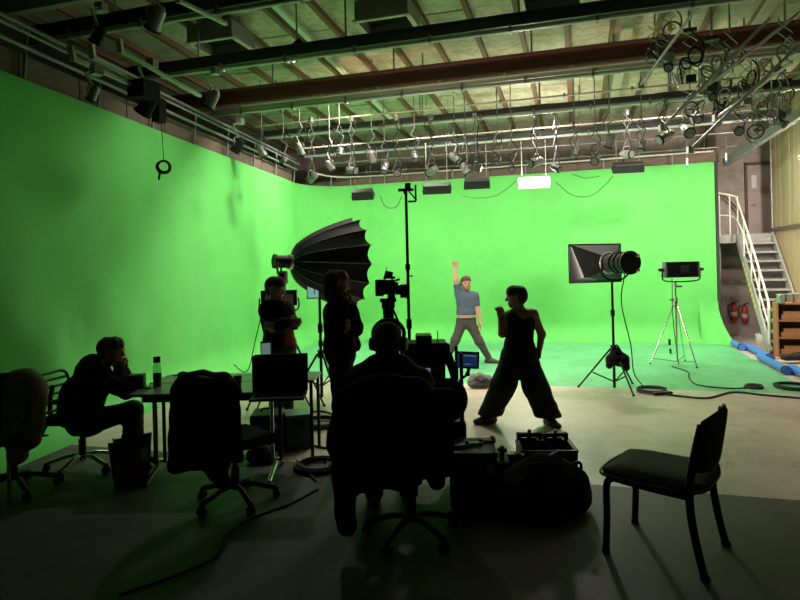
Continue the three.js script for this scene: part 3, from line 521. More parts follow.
{ // rectangular softbox on the right stand, pointing away at the posing man
  const base = onLevel(614.5, 389, 0), t = thing('rectangular_softbox', 'black box-shaped softbox on stand, pointing away to the green sheet', 'softbox', base);
  const hub = at(608, 263, -base.z).sub(base), ax = V(-.25, .0, -.97).normalize(), side = V(ax.z, 0, -ax.x).negate(), up = V(0, 1, 0);
  const Q = (f, w, u) => hub.clone().addScaledVector(ax, f).addScaledVector(side, w).addScaledVector(up, u);
  const quad = (p, th = .006) => { const g = new THREE.BufferGeometry(); const n = p[1].clone().sub(p[0]).cross(p[3].clone().sub(p[0])).normalize().multiplyScalar(th), all = [...p, ...p.map(v => v.clone().sub(n))]; g.setAttribute('position', new THREE.Float32BufferAttribute(all.flatMap(v => [v.x, v.y, v.z]), 3)); g.setIndex([0, 1, 2, 0, 2, 3, 6, 5, 4, 7, 6, 4, 0, 4, 5, 0, 5, 1, 1, 5, 6, 1, 6, 2, 2, 6, 7, 2, 7, 3, 3, 7, 4, 3, 4, 0]); const h = g.toNonIndexed(); h.computeVertexNormals(); return h; };
  const w = .41, h = .265, f1 = .31, f0 = -.02, w0 = .11, h0 = .1, c = [[-1, -1], [1, -1], [1, 1], [-1, 1]];
  for (let k = 0; k < 4; k++) { const [a, b] = c[k], [a2, b2] = c[(k + 1) % 4]; obj('cloth_side', quad([Q(f1, a * w, b * h), Q(f1, a2 * w, b2 * h), Q(f0, a2 * w0, b2 * h0), Q(f0, a * w0, b * h0)]), M.black, t); obj('rib', rod(Q(f1, a * w * 1.01, b * h * 1.01), Q(f0, a * w0 * 1.05, b * h0 * 1.05), .009), M.blackMatte, t); obj('rim', rod(Q(f1, a * w, b * h), Q(f1, a2 * w, b2 * h), .012), M.blackMatte, t); }
  obj('diffuser', quad([Q(f1 - .03, -w * .86, -h * .86), Q(f1 - .03, w * .86, -h * .86), Q(f1 - .03, w * .86, h * .86), Q(f1 - .03, -w * .86, h * .86)]), glow(1, .95, .86, 1.6), t);
  areaLight(t, .8, .5, LAMP.soft, Q(f1 + .03, 0, 0).clone(), at(468, 320, 10.7), 0xfff2e2);
  obj('speed_ring', place(new THREE.TorusGeometry(.13, .022, 8, 24), 0, 0, 0).applyMatrix4(new THREE.Matrix4().lookAt(V(0, 0, 0), ax, up)).translate(...Q(-.03, 0, 0).toArray()), M.tin, t);
  obj('lamp_body', [rod(Q(-.46, 0, .0), Q(-.03, 0, 0), .13, .125, 20), rod(Q(-.5, 0, 0), Q(-.46, 0, 0), .155, .155, 20)], M.black, t);
  obj('cooling_fin', [0, 1, 2].map(k => rod(Q(-.42 + k * .1, 0, 0), Q(-.4 + k * .1, 0, 0), .145, .145, 20)), M.blackGloss, t);
  objs('knob', [ball(.028, ...Q(-.5, .1, .09).toArray()), ball(.028, ...Q(-.5, .1, -.1).toArray())], M.chrome, t);
  obj('yoke', tube([Q(-.16, .19, 0), Q(-.16, .19, -.16), Q(-.16, 0, -.24), Q(-.16, -.19, -.16), Q(-.16, -.19, 0)], .014, 6, 24), M.blackMatte, t);
  const pole = hub.y - .24; const s2 = M.black;
  tripod(t, pole, .55, .47, 1.4, .02, s2, [.1, .22]); objs('pole_collar', [rod([0, 1.0, 0], [0, 1.08, 0], .03), rod([0, .02, 0], [0, .1, 0], .02)], M.blackMatte, t);
  obj('yoke_post', bar([0, pole - .02, 0], Q(-.16, 0, -.23), .03, .03), M.black, t);
  obj('lamp_cable', tube([Q(-.3, .05, -.14), [.1, 1.2, .06], [.2, .6, .1], [.26, .2, .05], [.4, .012, .02]], .008, 5, 30), M.rubber, t);
  const sb = thing('sandbag', 'black saddle sandbag hung over the legs of the softbox stand', 'sandbag', base.clone().add(V(.01, .48, .05)));
  obj('bag', localise(field([bone([0, .02, 0], [0, .0, 0], .07), ...chain([[0, .05, 0], [-.08, -.06, .04], [-.11, -.14, .05]], [.045, .065, .045]), ...chain([[0, .05, 0], [.09, -.06, .04], [.12, -.17, .05]], [.045, .07, .05]), bone([-.02, -.07, .05], [.03, -.09, .05], .07, .07)].map(b => (b.a.add(sb.position), b.b.add(sb.position), b)), 48), sb), M.fabricBlack, sb);
  obj('strap', tube([[-.06, .05, .03], [0, .13, .03], [.06, .05, .03]], .012, 5, 12), M.fabricBlack, sb);
}
{ // flood panel on the chrome stand
  const base = onLevel(681.5, 366, 0).add(V(0, 0, -.15)); base.y = 0; const t = thing('panel_light', 'black panel light in a yoke on a chrome tripod stand', 'stage light', base);
  const c = at(681, 269.5, -base.z).sub(base), w = .5, h = .24;
  obj('housing', [rbox(w, h, .1, .02, c.x, c.y, c.z), box(w + .06, .02, .13, c.x, c.y + h / 2, c.z), box(w + .06, .02, .13, c.x, c.y - h / 2, c.z)], M.black, t);
  for (let k = 0; k < 5; k++) obj('cooling_rib', box(w * .92, .014, .03, c.x, c.y - .085 + k * .042, c.z + .055), M.blackGloss, t);
  obj('power_box', rbox(.13, .12, .06, .01, c.x + .03, c.y, c.z + .07), M.blackMatte, t);
  for (const s of [-1, 1]) obj('side_cap', box(.025, h + .02, .13, c.x + s * (w / 2 + .02), c.y, c.z), M.greyPlastic, t);
  obj('yoke', tube([[c.x - .31, c.y, c.z], [c.x - .31, c.y - .15, c.z], [c.x - .28, c.y - .18, c.z], [c.x + .28, c.y - .18, c.z], [c.x + .31, c.y - .15, c.z], [c.x + .31, c.y, c.z]], .012, 6, 40), M.blackMatte, t);
  for (const s of [-1, 1]) obj('lock_knob', rod([c.x + s * .29, c.y, c.z], [c.x + s * .37, c.y, c.z], .03, .026, 12), M.black, t);
  obj('front_diffuser', box(w * .94, h * .85, .006, c.x, c.y, c.z - .053), glow(1, .97, .92, 1.5), t); areaLight(t, w * .92, h * .8, LAMP.panel, V(c.x, c.y, c.z - .062), at(640, 215, 13.4), 0xfff8f0);
  tripod(t, c.y - .18, 1.0, .42, 1.25, .017, M.chrome, [.05, .1]);
  objs('collar', [rod([0, 1.02, 0], [0, 1.12, 0], .034), rod([0, 1.28, 0], [0, 1.34, 0], .03), box(.1, .025, .025, .06, 1.3, 0), box(.1, .025, .025, -.05, 1.08, 0)], M.steel, t);
  const cb = obj('cable', tube([[c.x - .18, c.y - .14, c.z + .06], [c.x - .19, .8, .08], [c.x - .16, .35, .1], [c.x - .13, .02, .12]], .007, 5, 24), M.rubber, t);
  objs('inline_switch', [rod([-.165, .34, .1], [-.165, .44, .1], .02), rod([-.15, .2, .1], [-.155, .28, .1], .018)], M.rubber, cb);
}
{ // bright panel behind the man in the rust shirt
  const p = at(279, 298, 7.4), t = thing('led_panel', 'small panel light in a yoke behind the man in dark jacket', 'stage light', V(p.x, 0, p.z)), y = p.y;
  obj('frame', [box(.44, .02, .05, 0, y + .085, 0), box(.44, .02, .05, 0, y - .085, 0), box(.02, .19, .05, -.21, y, 0), box(.02, .19, .05, .21, y, 0), box(.02, .17, .05, 0, y, 0)], M.black, t);
  obj('back_plate', box(.41, .16, .02, 0, y, -.02), M.greyPlastic, t); obj('label_plate', [box(.1, .09, .01, .12, y, .0), box(.1, .09, .01, -.12, y, 0)], M.offWhite, t);
  obj('yoke', tube([[-.24, y, 0], [-.24, y - .12, 0], [-.2, y - .16, 0], [.2, y - .16, 0], [.24, y - .12, 0], [.24, y, 0]], .011, 6, 30), M.galv, t);
  tripod(t, y - .16, .7, .4, .2, .016, M.black, [.2, .3]);
  obj('cable', tube([[-.2, y - .1, 0], [-.3, y - .5, 0], [-.42, y - .9, .05], [-.55, .6, .1]], .006, 5, 20), M.rubber, t);
}
{ // stand with a small lit tablet
  const base = onLevel(322, 401, 0), t = thing('tablet_stand', 'black tripod stand carrying a tablet beside the standing woman', 'stand', base);
  const d = -base.z, p = at(313.5, 291, d).sub(base);
  tripod(t, at(321, 282, d).y, .62, .42, .9, .022, M.black, [.2, .3]);
  objs('collar', [rod([0, .9, 0], [0, 1.02, 0], .034), rod([0, .72, 0], [0, .8, 0], .03)], M.blackMatte, t);
  obj('arm', rod([0, p.y + .02, 0], [p.x + .05, p.y, .02], .012), M.black, t);
  const tb = thing('tablet', 'small tablet with pale teal lit screen on a tripod stand', 'tablet', at(313.5, 291, d).add(V(0, 0, .045)), .1);
  obj('case', rbox(.165, .2, .02, .008), M.black, tb); obj('screen', box(.14, .17, .004, 0, 0, .011), glow(.30, .62, .55, .12), tb); obj('screen_mark', box(.012, .06, .002, .02, -.01, .0145), M.greenGlass, tb);
}
{ // tall pole with bracket
  const d = 6.2, base = V(at(408.5, 300, d).x, 0, -d), t = thing('tall_stand', 'tall thin black stand pole rising to the lamps in the middle', 'stand', base), yT = at(406, 190, d).y;
  tripod(t, yT, .75, .5, 1.2, .019, M.black, [.25, .36]);
  objs('collar', [rod([0, 1.1, 0], [0, 1.2, 0], .028), rod([0, at(407, 267, d).y - .03, 0], [0, at(407, 267, d).y + .03, 0], .026)], M.blackMatte, t);
  obj('lock_handle', rod([0, at(407, 276, d).y, 0], [.05, at(407, 276, d).y, .02], .008), M.black, t);
  obj('top_bracket', [box(.16, .025, .06, .0, yT, 0), bar([.1, yT + .05, 0], [.1, yT - .12, 0], .02, .02), bar([.1, yT - .12, 0], [.02, yT - .12, 0], .02, .02), bar([.02, yT, 0], [.1, yT - .1, 0], .014, .014), box(.06, .06, .05, .02, yT + .04, 0)], M.black, t);
  obj('clip', box(.03, .05, .03, -.01, yT - .02, .02), M.blackGloss, t);
}

// ---------------------------------------------------------------- chairs
{ // four-legged visitor chair in the right foreground
  const A = onLevel(603, 549), B = onLevel(637, 524), C = onLevel(697, 578), D = onLevel(727, 545);
  const mid = V(0, 0, 0).add(A).add(B).add(C).add(D).multiplyScalar(.25), f = A.clone().add(B).sub(C).sub(D).multiplyScalar(.5), dep = .5, wid = .49, ang = Math.atan2(-f.z, f.x);
  0 && console.log('chair', A.distanceTo(B), C.distanceTo(D), A.distanceTo(C), B.distanceTo(D), ang, mid);
  const t = thing('visitor_chair', 'dark upholstered four-legged chair alone in the right foreground', 'chair', mid, ang); t.scale.setScalar(1.05);
  const hw = wid / 2, sq = (pts, n) => { const out = []; for (let i = 1; i < pts.length; i++) out.push(bar(pts[i - 1], pts[i], .042, .03), ball(.0235, ...pts[i], 1, 1, 1, 8)); return out; };
  for (const s of [-1, 1]) {
    obj('front_leg', tube([[dep / 2 + .0, .0, s * hw], [dep / 2 - .01, .2, s * hw], [dep / 2 - .02, .41, s * hw], [dep / 2 - .05, .435, s * hw]], .0205, 8, 20), M.black, t);
    obj('back_leg', tube([[-dep / 2 - .02, 0, s * hw], [-dep / 2 + .02, .18, s * hw], [-dep / 2 + .045, .36, s * hw], [-dep / 2 + .045, .46, s * hw], [-dep / 2 + .02, .62, s * hw], [-dep / 2 - .02, .8, s * hw]], .022, 8, 40), M.black, t);
    obj('side_rail', tube([[dep / 2 - .04, .43, s * hw], [0, .415, s * hw], [-dep / 2 + .05, .41, s * hw]], .016, 6, 16), M.black, t);
    objs('glide', [rod([dep / 2, 0, s * hw], [dep / 2, .02, s * hw], .024), rod([-dep / 2 - .02, 0, s * hw], [-dep / 2 - .02, .02, s * hw], .026)], M.rubber, t);
  }
  obj('cross_rail', [rod([dep / 2 - .03, .425, -hw], [dep / 2 - .03, .425, hw], .014), rod([-dep / 2 + .045, .42, -hw], [-dep / 2 + .045, .42, hw], .014)], M.black, t);
  const pad = new THREE.BoxGeometry(1, 1, 1, 24, 6, 24), pp = pad.attributes.position;
  for (let i = 0; i < pp.count; i++) {
    let x = pp.getX(i) * 2, y = pp.getY(i) * 2, z = pp.getZ(i) * 2; const n = Math.pow(Math.pow(Math.abs(x), 5) + Math.pow(Math.abs(z), 5), .2), m = Math.max(Math.abs(x), Math.abs(z)) || 1; if (n > 0) { x *= m / n; z *= m / n; }
    const e = Math.min(1, Math.max(Math.abs(x), Math.abs(z))), yy = y > 0 ? .458 + .042 * Math.sqrt(Math.max(0, 1 - Math.pow(e, 4))) - .03 * Math.max(0, x - .5) : .425 - .02 * (1 - e) + .01 * e;
    pp.setXYZ(i, x * (dep / 2 + .035) + .01, y > -.9 && y < .9 ? .442 + y * .02 : yy, z * (hw + .005));
  }
  pad.computeVertexNormals(); obj('seat', pad, M.fabricGrey, t);
  obj('seat_piping', tube([[.285, .44, -.21], [.285, .44, .21], [.22, .44, .25], [-.2, .44, .25], [-.25, .44, .21], [-.25, .44, -.21], [-.2, .44, -.25], [.22, .44, -.25]], .009, 5, 60, true), M.greyPlastic, t);
  // backrest: bowed padded panel with an arched top and bottom
  const nb = 18, mb = 10, pos = [], idx = [];
  for (let sd = 0; sd < 2; sd++) for (let i = 0; i <= nb; i++) for (let j = 0; j <= mb; j++) {
    const u = i / nb * 2 - 1, v = j / mb, top = .82 + .04 * (1 - u * u), bot = .545 - .035 * (1 - u * u), y = bot + (top - bot) * v, th = .022 * Math.sqrt(Math.max(0, 1 - Math.pow(Math.abs(u), 6))) * Math.sqrt(Math.max(0, 1 - Math.pow(Math.abs(2 * v - 1), 6)));
    pos.push(-dep / 2 + .035 - .16 * (y - .5) - .05 * (1 - u * u) + (sd ? th : -th), y, u * (hw - .005));
  }
  const S = (nb + 1) * (mb + 1);
  for (let sd = 0; sd < 2; sd++) for (let i = 0; i < nb; i++) for (let j = 0; j < mb; j++) { const a = sd * S + i * (mb + 1) + j, b = a + mb + 1; sd ? idx.push(a, a + 1, b, b, a + 1, b + 1) : idx.push(a, b, a + 1, b, b + 1, a + 1); }
  const g = new THREE.BufferGeometry(); g.setAttribute('position', new THREE.Float32BufferAttribute(pos, 3)); g.setIndex(idx); g.computeVertexNormals(); obj('backrest', g, M.fabricGrey, t);
}
function officeChair(label, base, turn, o = {}) {
  const t = thing('office_chair', label, 'chair', base, turn), m = o.chrome ? M.chrome : M.black, st = o.spin ?? 0;
  for (let k = 0; k < 5; k++) { const a = st + k * Math.PI * 2 / 5, x = Math.cos(a), z = Math.sin(a);
    obj('base_arm', tube([[0, .13, 0], [x * .12, .125, z * .12], [x * .24, .09, z * .24], [x * .3, .075, z * .3]], .02, 6, 12), m, t);
    obj('caster', [place(new THREE.CylinderGeometry(.028, .028, .018, 12), x * .3 + z * .016, .029, z * .3 - x * .016, Math.PI / 2, -a, 0), place(new THREE.CylinderGeometry(.028, .028, .018, 12), x * .3 - z * .016, .029, z * .3 + x * .016, Math.PI / 2, -a, 0), box(.03, .03, .03, x * .3, .06, z * .3)], M.rubber, t); }
  obj('gas_lift', [rod([0, .1, 0], [0, .27, 0], .032), rod([0, .27, 0], [0, .42, 0], .02)], M.black, t);
  obj('tilt_mechanism', [box(.2, .05, .16, 0, .42, 0), rod([.05, .42, .05], [.1, .4, .24], .008)], M.black, t);
  obj('seat', rbox(.48, .08, .46, .035, 0, .475, 0), o.seat ?? M.fabricBlack, t);
  obj('back_post', tube([[-.14, .43, 0], [-.28, .45, 0], [-.3, .6, 0], [-.27, .75, 0]], .02, 6, 16), M.black, t);
  if (o.mesh) {
    obj('back_frame', tube([[-.26, .56, -.2], [-.25, .56, .2], [-.26, .7, .225], [-.29, .84, .2], [-.3, .86, 0], [-.29, .84, -.2], [-.26, .7, -.225]], .014, 6, 60, true), M.black, t);
    for (let k = 0; k < 4; k++) obj('back_slat', tube([[-.26 - k * .01, .6 + k * .065, -.21], [-.285 - k * .01, .6 + k * .065, 0], [-.26 - k * .01, .6 + k * .065, .21]], .013, 5, 12), M.black, t);
  } else obj('backrest', rbox(.07, .5, .44, .03, -.29, .76, 0, 0, 0, .08), M.fabricBlack, t);
  if (o.arms) for (const s of [-1, 1]) { obj('armrest', [tube([[-.02, .44, s * .22], [-.02, .5, s * .27], [-.02, .64, s * .28]], .016, 6, 12)], M.black, t); obj('arm_pad', rbox(.24, .03, .07, .012, .0, .66, s * .28), M.black, t); }
  return t;
}
const cloth = (name, label, category, bones, N, m, bump, clips = []) => { const ps = bones.flatMap(b => [b.a, b.b]), c = V(0, 0, 0); for (const p of ps) c.addScaledVector(p, 1 / ps.length); c.y = Math.min(...bones.map(b => Math.min(b.a.y - b.ra, b.b.y - b.rb))); const t = thing(name, label, category, c); obj('cloth', localise(field(bones, N, clips, 0, bump), t), m, t); return t; };
const bJ = d => (x, y, dz = 0) => at(x, y, d + dz);
{ // office chair with a black jacket, left of the middle
  const c = onLevel(236, 502); officeChair('black swivel chair hidden under a black jacket before the table', c, .8, { spin: .5 });
  const J = bJ(-c.z - .2);
  const jk = cloth('jacket', 'black padded jacket hung over swivel chair before the table', 'jacket', [
    ...chain([J(180, 390), J(186, 384), J(204, 382), J(222, 384), J(232, 392)], [.06, .075, .08, .075, .06], .04), bone(J(183, 392), J(179, 465, -.02), .075, .06, .05), bone(J(230, 394), J(238, 458), .06, .045, .05),
    bone(J(196, 390), J(197, 458), .1, .09, .06), bone(J(216, 390), J(220, 462), .1, .08, .06), bone(J(178, 410), J(174, 468, -.05), .05, .045, .03), bone(J(205, 455), J(222, 480, .03), .08, .06, .05)], 70, M.fabricBlack, wrinkle(26, .006));
  jk.userData.label = 'black padded jacket hung over the swivel chair before the table';
}
{ // coat over a chair at the left edge
  const c = onLevel(14, 492); officeChair('dark swivel chair under a brownish coat at the left edge', c, 2.0, { spin: .2 });
  const J = bJ(-c.z - .24);
  cloth('coat', 'brownish grey coat draped over a chair at the left edge', 'coat', [
    ...chain([J(12, 388), J(16, 381), J(26, 379), J(35, 384), J(39, 393)], [.05, .07, .075, .06, .05], .04), bone(J(17, 390), J(14, 436), .09, .095, .05), bone(J(32, 392), J(31, 438), .085, .08, .05), bone(J(41, 398), J(39, 430), .035, .03, .03), bone(J(22, 430), J(18, 456), .085, .07, .05)], 60, M.coat, wrinkle(30, .007));
  const p = at(-3, 405, 4.6), e = thing('grey_panel', 'edge of a grey upholstered chair back cut by the left picture edge', 'chair', V(p.x, 0, p.z), .2);
  obj('panel', rbox(.16, .55, .06, .03, .02, .72, 0), mat(.16, .16, .15, .9), e); obj('leg', [rod([-.02, 0, 0], [-.02, .5, 0], .014), rod([.07, 0, 0], [.07, .5, 0], .014)], M.steel, e);
}
officeChair('mesh-backed swivel chair with chrome base under the seated person', onLevel(83, 469), -.1, { mesh: true, chrome: true, arms: true, spin: .35 });
const midChair = onLevel(412, 536); officeChair('black swivel chair of the person with headphones', midChair, 1.75, { spin: .1 });
{
  const J = bJ(3.66);
  cloth('coat', 'large black coat over the back of the middle swivel chair', 'coat', [
    ...chain([J(352, 398), J(364, 390), J(392, 386), J(418, 391), J(434, 404)], [.06, .06, .06, .06, .06], .05), bone(J(350, 400), J(340, 440), .08, .085, .06), bone(J(340, 436), J(346, 525, -.03), .075, .06, .05), bone(J(372, 400), J(370, 470), .12, .11, .08), bone(J(408, 402), J(408, 470), .12, .1, .08), bone(J(434, 410), J(436, 448), .07, .085, .06), bone(J(434, 445), J(436, 482), .085, .05, .06), bone(J(360, 470), J(400, 478), .1, .07, .07)], 80, M.fabricBlack, wrinkle(22, .007));
}

// ---------------------------------------------------------------- tables and what is on and under them
const TT = .74;
{
  const mk = (x0, x1, d0, d1, label, legs) => {
    const t = thing('folding_table', label, 'table', V((x0 + x1) / 2, 0, -(d0 + d1) / 2), -.02), w = x1 - x0, d = d1 - d0;
    obj('table_top', rbox(w, .026, d, .008, 0, TT - .013, 0), mat(.22, .22, .2, .35), t); obj('apron', [box(w - .2, .05, .02, 0, TT - .055, d / 2 - .06), box(w - .2, .05, .02, 0, TT - .055, -d / 2 + .06)], M.black, t);
    if (legs === 'arched') for (const s of [-1, 1]) {
      const x = s * (w / 2 - .17); for (const k of [-.035, .035]) obj('post', rod([x + k, .1, 0], [x + k, TT - .03, 0], .016), k < 0 ? M.chrome : M.black, t);
      obj('arched_foot', tube([[x, .015, d / 2 + .06], [x, .07, d / 4], [x, .115, 0], [x, .07, -d / 4], [x, .015, -d / 2]], .02, 6, 24), M.chrome, t); obj('mount_plate', box(.09, .02, d * .8, x, TT - .035, 0), M.black, t);
    } else for (const s of [-1, 1]) for (const q of [-1, 1]) obj('leg', rod([s * (w / 2 - .03), 0, q * (d / 2 - .03)], [s * (w / 2 - .03), TT - .02, q * (d / 2 - .03)], .016), M.black, t);
  };
  mk(-2.28, -.93, 4.95, 5.42, 'dark narrow folding table with arched chrome feet, nearer of two', 'arched');
  mk(-2.3, -.8, 5.43, 5.88, 'dark table with straight black legs behind the one with arched feet', 'straight');
}
const onTable = (px, py) => onLevel(px, py, TT);
{
  const p = onTable(157.5, 387), t = thing('water_bottle', 'tall clear bottle with dark green lid on the table', 'bottle', p);
  obj('bottle_body', lathe([[0, 0], [.034, 0], [.036, .01], [.036, .17], [.03, .2], [.024, .215], [0, .215]], 18), new THREE.MeshPhysicalMaterial({ color: 0xd8efe0, roughness: .08, transmission: .9, thickness: 0, ior: 1.4 }), t);
  obj('drink', lathe([[0, .005], [.032, .005], [.032, .1], [0, .1]], 16), M.greenGlass, t); obj('label_band', lathe([[.0365, .07], [.0365, .12]], 16), M.greenGlass, t);
  obj('lid', lathe([[0, .215], [.03, .215], [.031, .22], [.031, .26], [.028, .266], [0, .266]], 18), M.black, t);
}
{
  const p = onTable(137, 388), t = thing('tissue_box', 'dark patterned carton on the table before the seated person', 'box', p, .2);
  obj('carton', rbox(.13, .12, .11, .006, 0, .06, 0), mat(.035, .035, .035, .5), t); for (let k = 0; k < 4; k++) obj('print_patch', box(.018, .022, .002, -.045 + k * .03, .05 + (k % 2) * .02, .056), M.greyPlastic, t);
  obj('tray', rbox(.2, .012, .14, .004, .02, -.0, .0).translate(0, .006, 0), M.blackGloss, t);
}
{ const p = onTable(181, 375), t = thing('phone', 'small black phone lying flat on the table near the bottle', 'phone', p, .4); obj('body', rbox(.14, .009, .07, .004, 0, .0045, 0), M.black, t); obj('glass', box(.13, .001, .062, 0, .0095, 0), M.blackGloss, t); }
{ const q = [[160, 379], [175, 375], [195, 377], [212, 376], [228, 381]].map(([x, y]) => onTable(x, y).add(V(0, .005, 0))), t = thing('table_cable', 'thin white cable trailing across the table top', 'cable', q[0]); obj('cable', tube(q.map(v => v.clone().sub(q[0])), .004, 5, 30), M.white, t); }
{ const p = onTable(238, 388), t = thing('paper_cup', 'dark paper cup standing on the table left of the laptop', 'cup', p); obj('cup', lathe([[0, 0], [.026, 0], [.036, .1], [.034, .1], [.025, .005]], 18), M.bag, t); obj('rim', ring(.036, .003, 0, .1, 0, Math.PI / 2), M.bag, t); }
{
  const p = onTable(280, 396), t = thing('laptop', 'large black laptop with raised lid on the table', 'laptop', p, .06);
  obj('base', rbox(.42, .022, .28, .008, 0, .012, .06), M.black, t); obj('keyboard', box(.37, .002, .16, 0, .024, .05), M.blackMatte, t);
  const lid = obj('lid', rbox(.43, .3, .014, .008, 0, .17, -.1, -.18), M.black, t); obj('screen', box(.4, .26, .002, 0, .17, -.0915, -.18), M.blackGloss, lid); obj('hinge', rod([-.15, .024, -.085], [.15, .024, -.085], .009), M.blackMatte, t);
}
{ const p = onTable(256, 392), t = thing('speaker_tower', 'slim black upright device on the table left of the laptop', 'speaker', p); obj('body', rbox(.045, .3, .07, .01, 0, .15, 0), M.black, t); obj('grille', box(.034, .24, .004, 0, .16, .036), M.blackMatte, t); }
{ const p = at(266, 352, 5.55), t = thing('tablet', 'pale screened tablet propped upright behind the laptop', 'tablet', V(p.x, TT, p.z), .15); const y = p.y - TT; obj('stand', [rod([0, 0, -.02], [0, y - .08, -.01], .012), box(.12, .012, .1, 0, .006, -.02)], M.black, t); obj('case', rbox(.1, .2, .014, .006, 0, y, 0), M.black, t); obj('screen', box(.082, .165, .003, 0, y, .008), glow(.32, .55, .46, .06), t); }
{ // things under the table
  const p = onLevel(267, 452), t = thing('equipment_case', 'black case with metal edges on the floor under the table', 'case', p, .1);
  obj('shell', rbox(.3, .36, .34, .02, 0, .18, -.12), M.black, t); obj('edge_trim', [box(.305, .015, .345, 0, .26, -.12)], M.greyPlastic, t); obj('handle', tube([[-.06, .36, -.1], [-.05, .39, -.1], [.05, .39, -.1], [.06, .36, -.1]], .009, 5, 16), M.rubber, t); for (const s of [-1, 1]) obj('latch', box(.04, .05, .01, s * .09, .26, .055), M.steel, t);
  const q = onLevel(299, 449), u = thing('storage_bin', 'dark green upright bin on the floor under the table end', 'bin', q, .3);
  obj('bin', [box(.012, .32, .26, -.11, .16, -.1), box(.012, .32, .26, .11, .16, -.1), box(.23, .32, .012, 0, .16, .03), box(.23, .32, .012, 0, .16, -.23), box(.22, .012, .25, 0, .006, -.1)], mat(.03, .06, .04, .6), u); obj('lid', rbox(.25, .02, .28, .008, 0, .33, -.1), mat(.12, .26, .16, .4), u); obj('handle', box(.1, .02, .012, 0, .25, .04), M.black, u);
  const b = onLevel(262, 462), v = thing('soft_bag', 'grey soft pouch on the floor before the black case', 'bag', b);
  obj('pouch', localise(field([bone(b.clone().add(V(-.09, .06, 0)), b.clone().add(V(.09, .05, 0)), .06, .055, .04), bone(b.clone().add(V(-.04, .1, -.02)), b.clone().add(V(.03, .1, -.02)), .05, .05, .04)], 36, [(x, y) => -y + .002]), v), mat(.07, .07, .07, .9), v);
}
{ // brown paper bag beside the seated person
  const p = onLevel(132, 481), t = thing('paper_bag', 'brown paper carrier bag on the floor by the table leg', 'bag', p, .35), w = .3, h = .34, d = .17;
  const side = (pts) => { const g = new THREE.BufferGeometry(), q = pts.flatMap(v => v); g.setAttribute('position', new THREE.Float32BufferAttribute(q, 3)); g.setIndex([0, 1, 2, 0, 2, 3]); g.computeVertexNormals(); return g; }, bm = mat(.16, .10, .055, .85, 0, dbl);
  obj('front_face', side([[-w / 2 + .02, 0, d / 2], [w / 2 - .02, 0, d / 2], [w / 2, h, d / 2 + .02], [-w / 2 - .02, h + .02, d / 2 - .01]]), bm, t); obj('rear_face', side([[-w / 2 + .02, 0, -d / 2], [w / 2 - .02, 0, -d / 2], [w / 2 + .01, h + .03, -d / 2], [-w / 2, h, -d / 2 - .01]]), bm, t);
  for (const s of [-1, 1]) { obj('side_gusset', [side([[s * (w / 2 - .02), 0, d / 2], [s * (w / 2 - .06), .1, 0], [s * (w / 2 - .05), h, 0], [s * (w / 2), h, d / 2 + .01]]), side([[s * (w / 2 - .02), 0, -d / 2], [s * (w / 2 - .06), .1, 0], [s * (w / 2 - .05), h, 0], [s * (w / 2), h + .02, -d / 2]])], bm, t); obj('handle', tube([[-.06, h, s * d / 2], [-.05, h + .09, s * d / 2], [.05, h + .09, s * d / 2], [.06, h, s * d / 2]], .006, 5, 16), M.bag, t); }
  obj('base', box(w - .05, .006, d, 0, .004, 0), M.bag, t);
  obj('blue_label', box(.05, .11, .002, .11, .24, d / 2 + .018), M.offWhite, t);
}

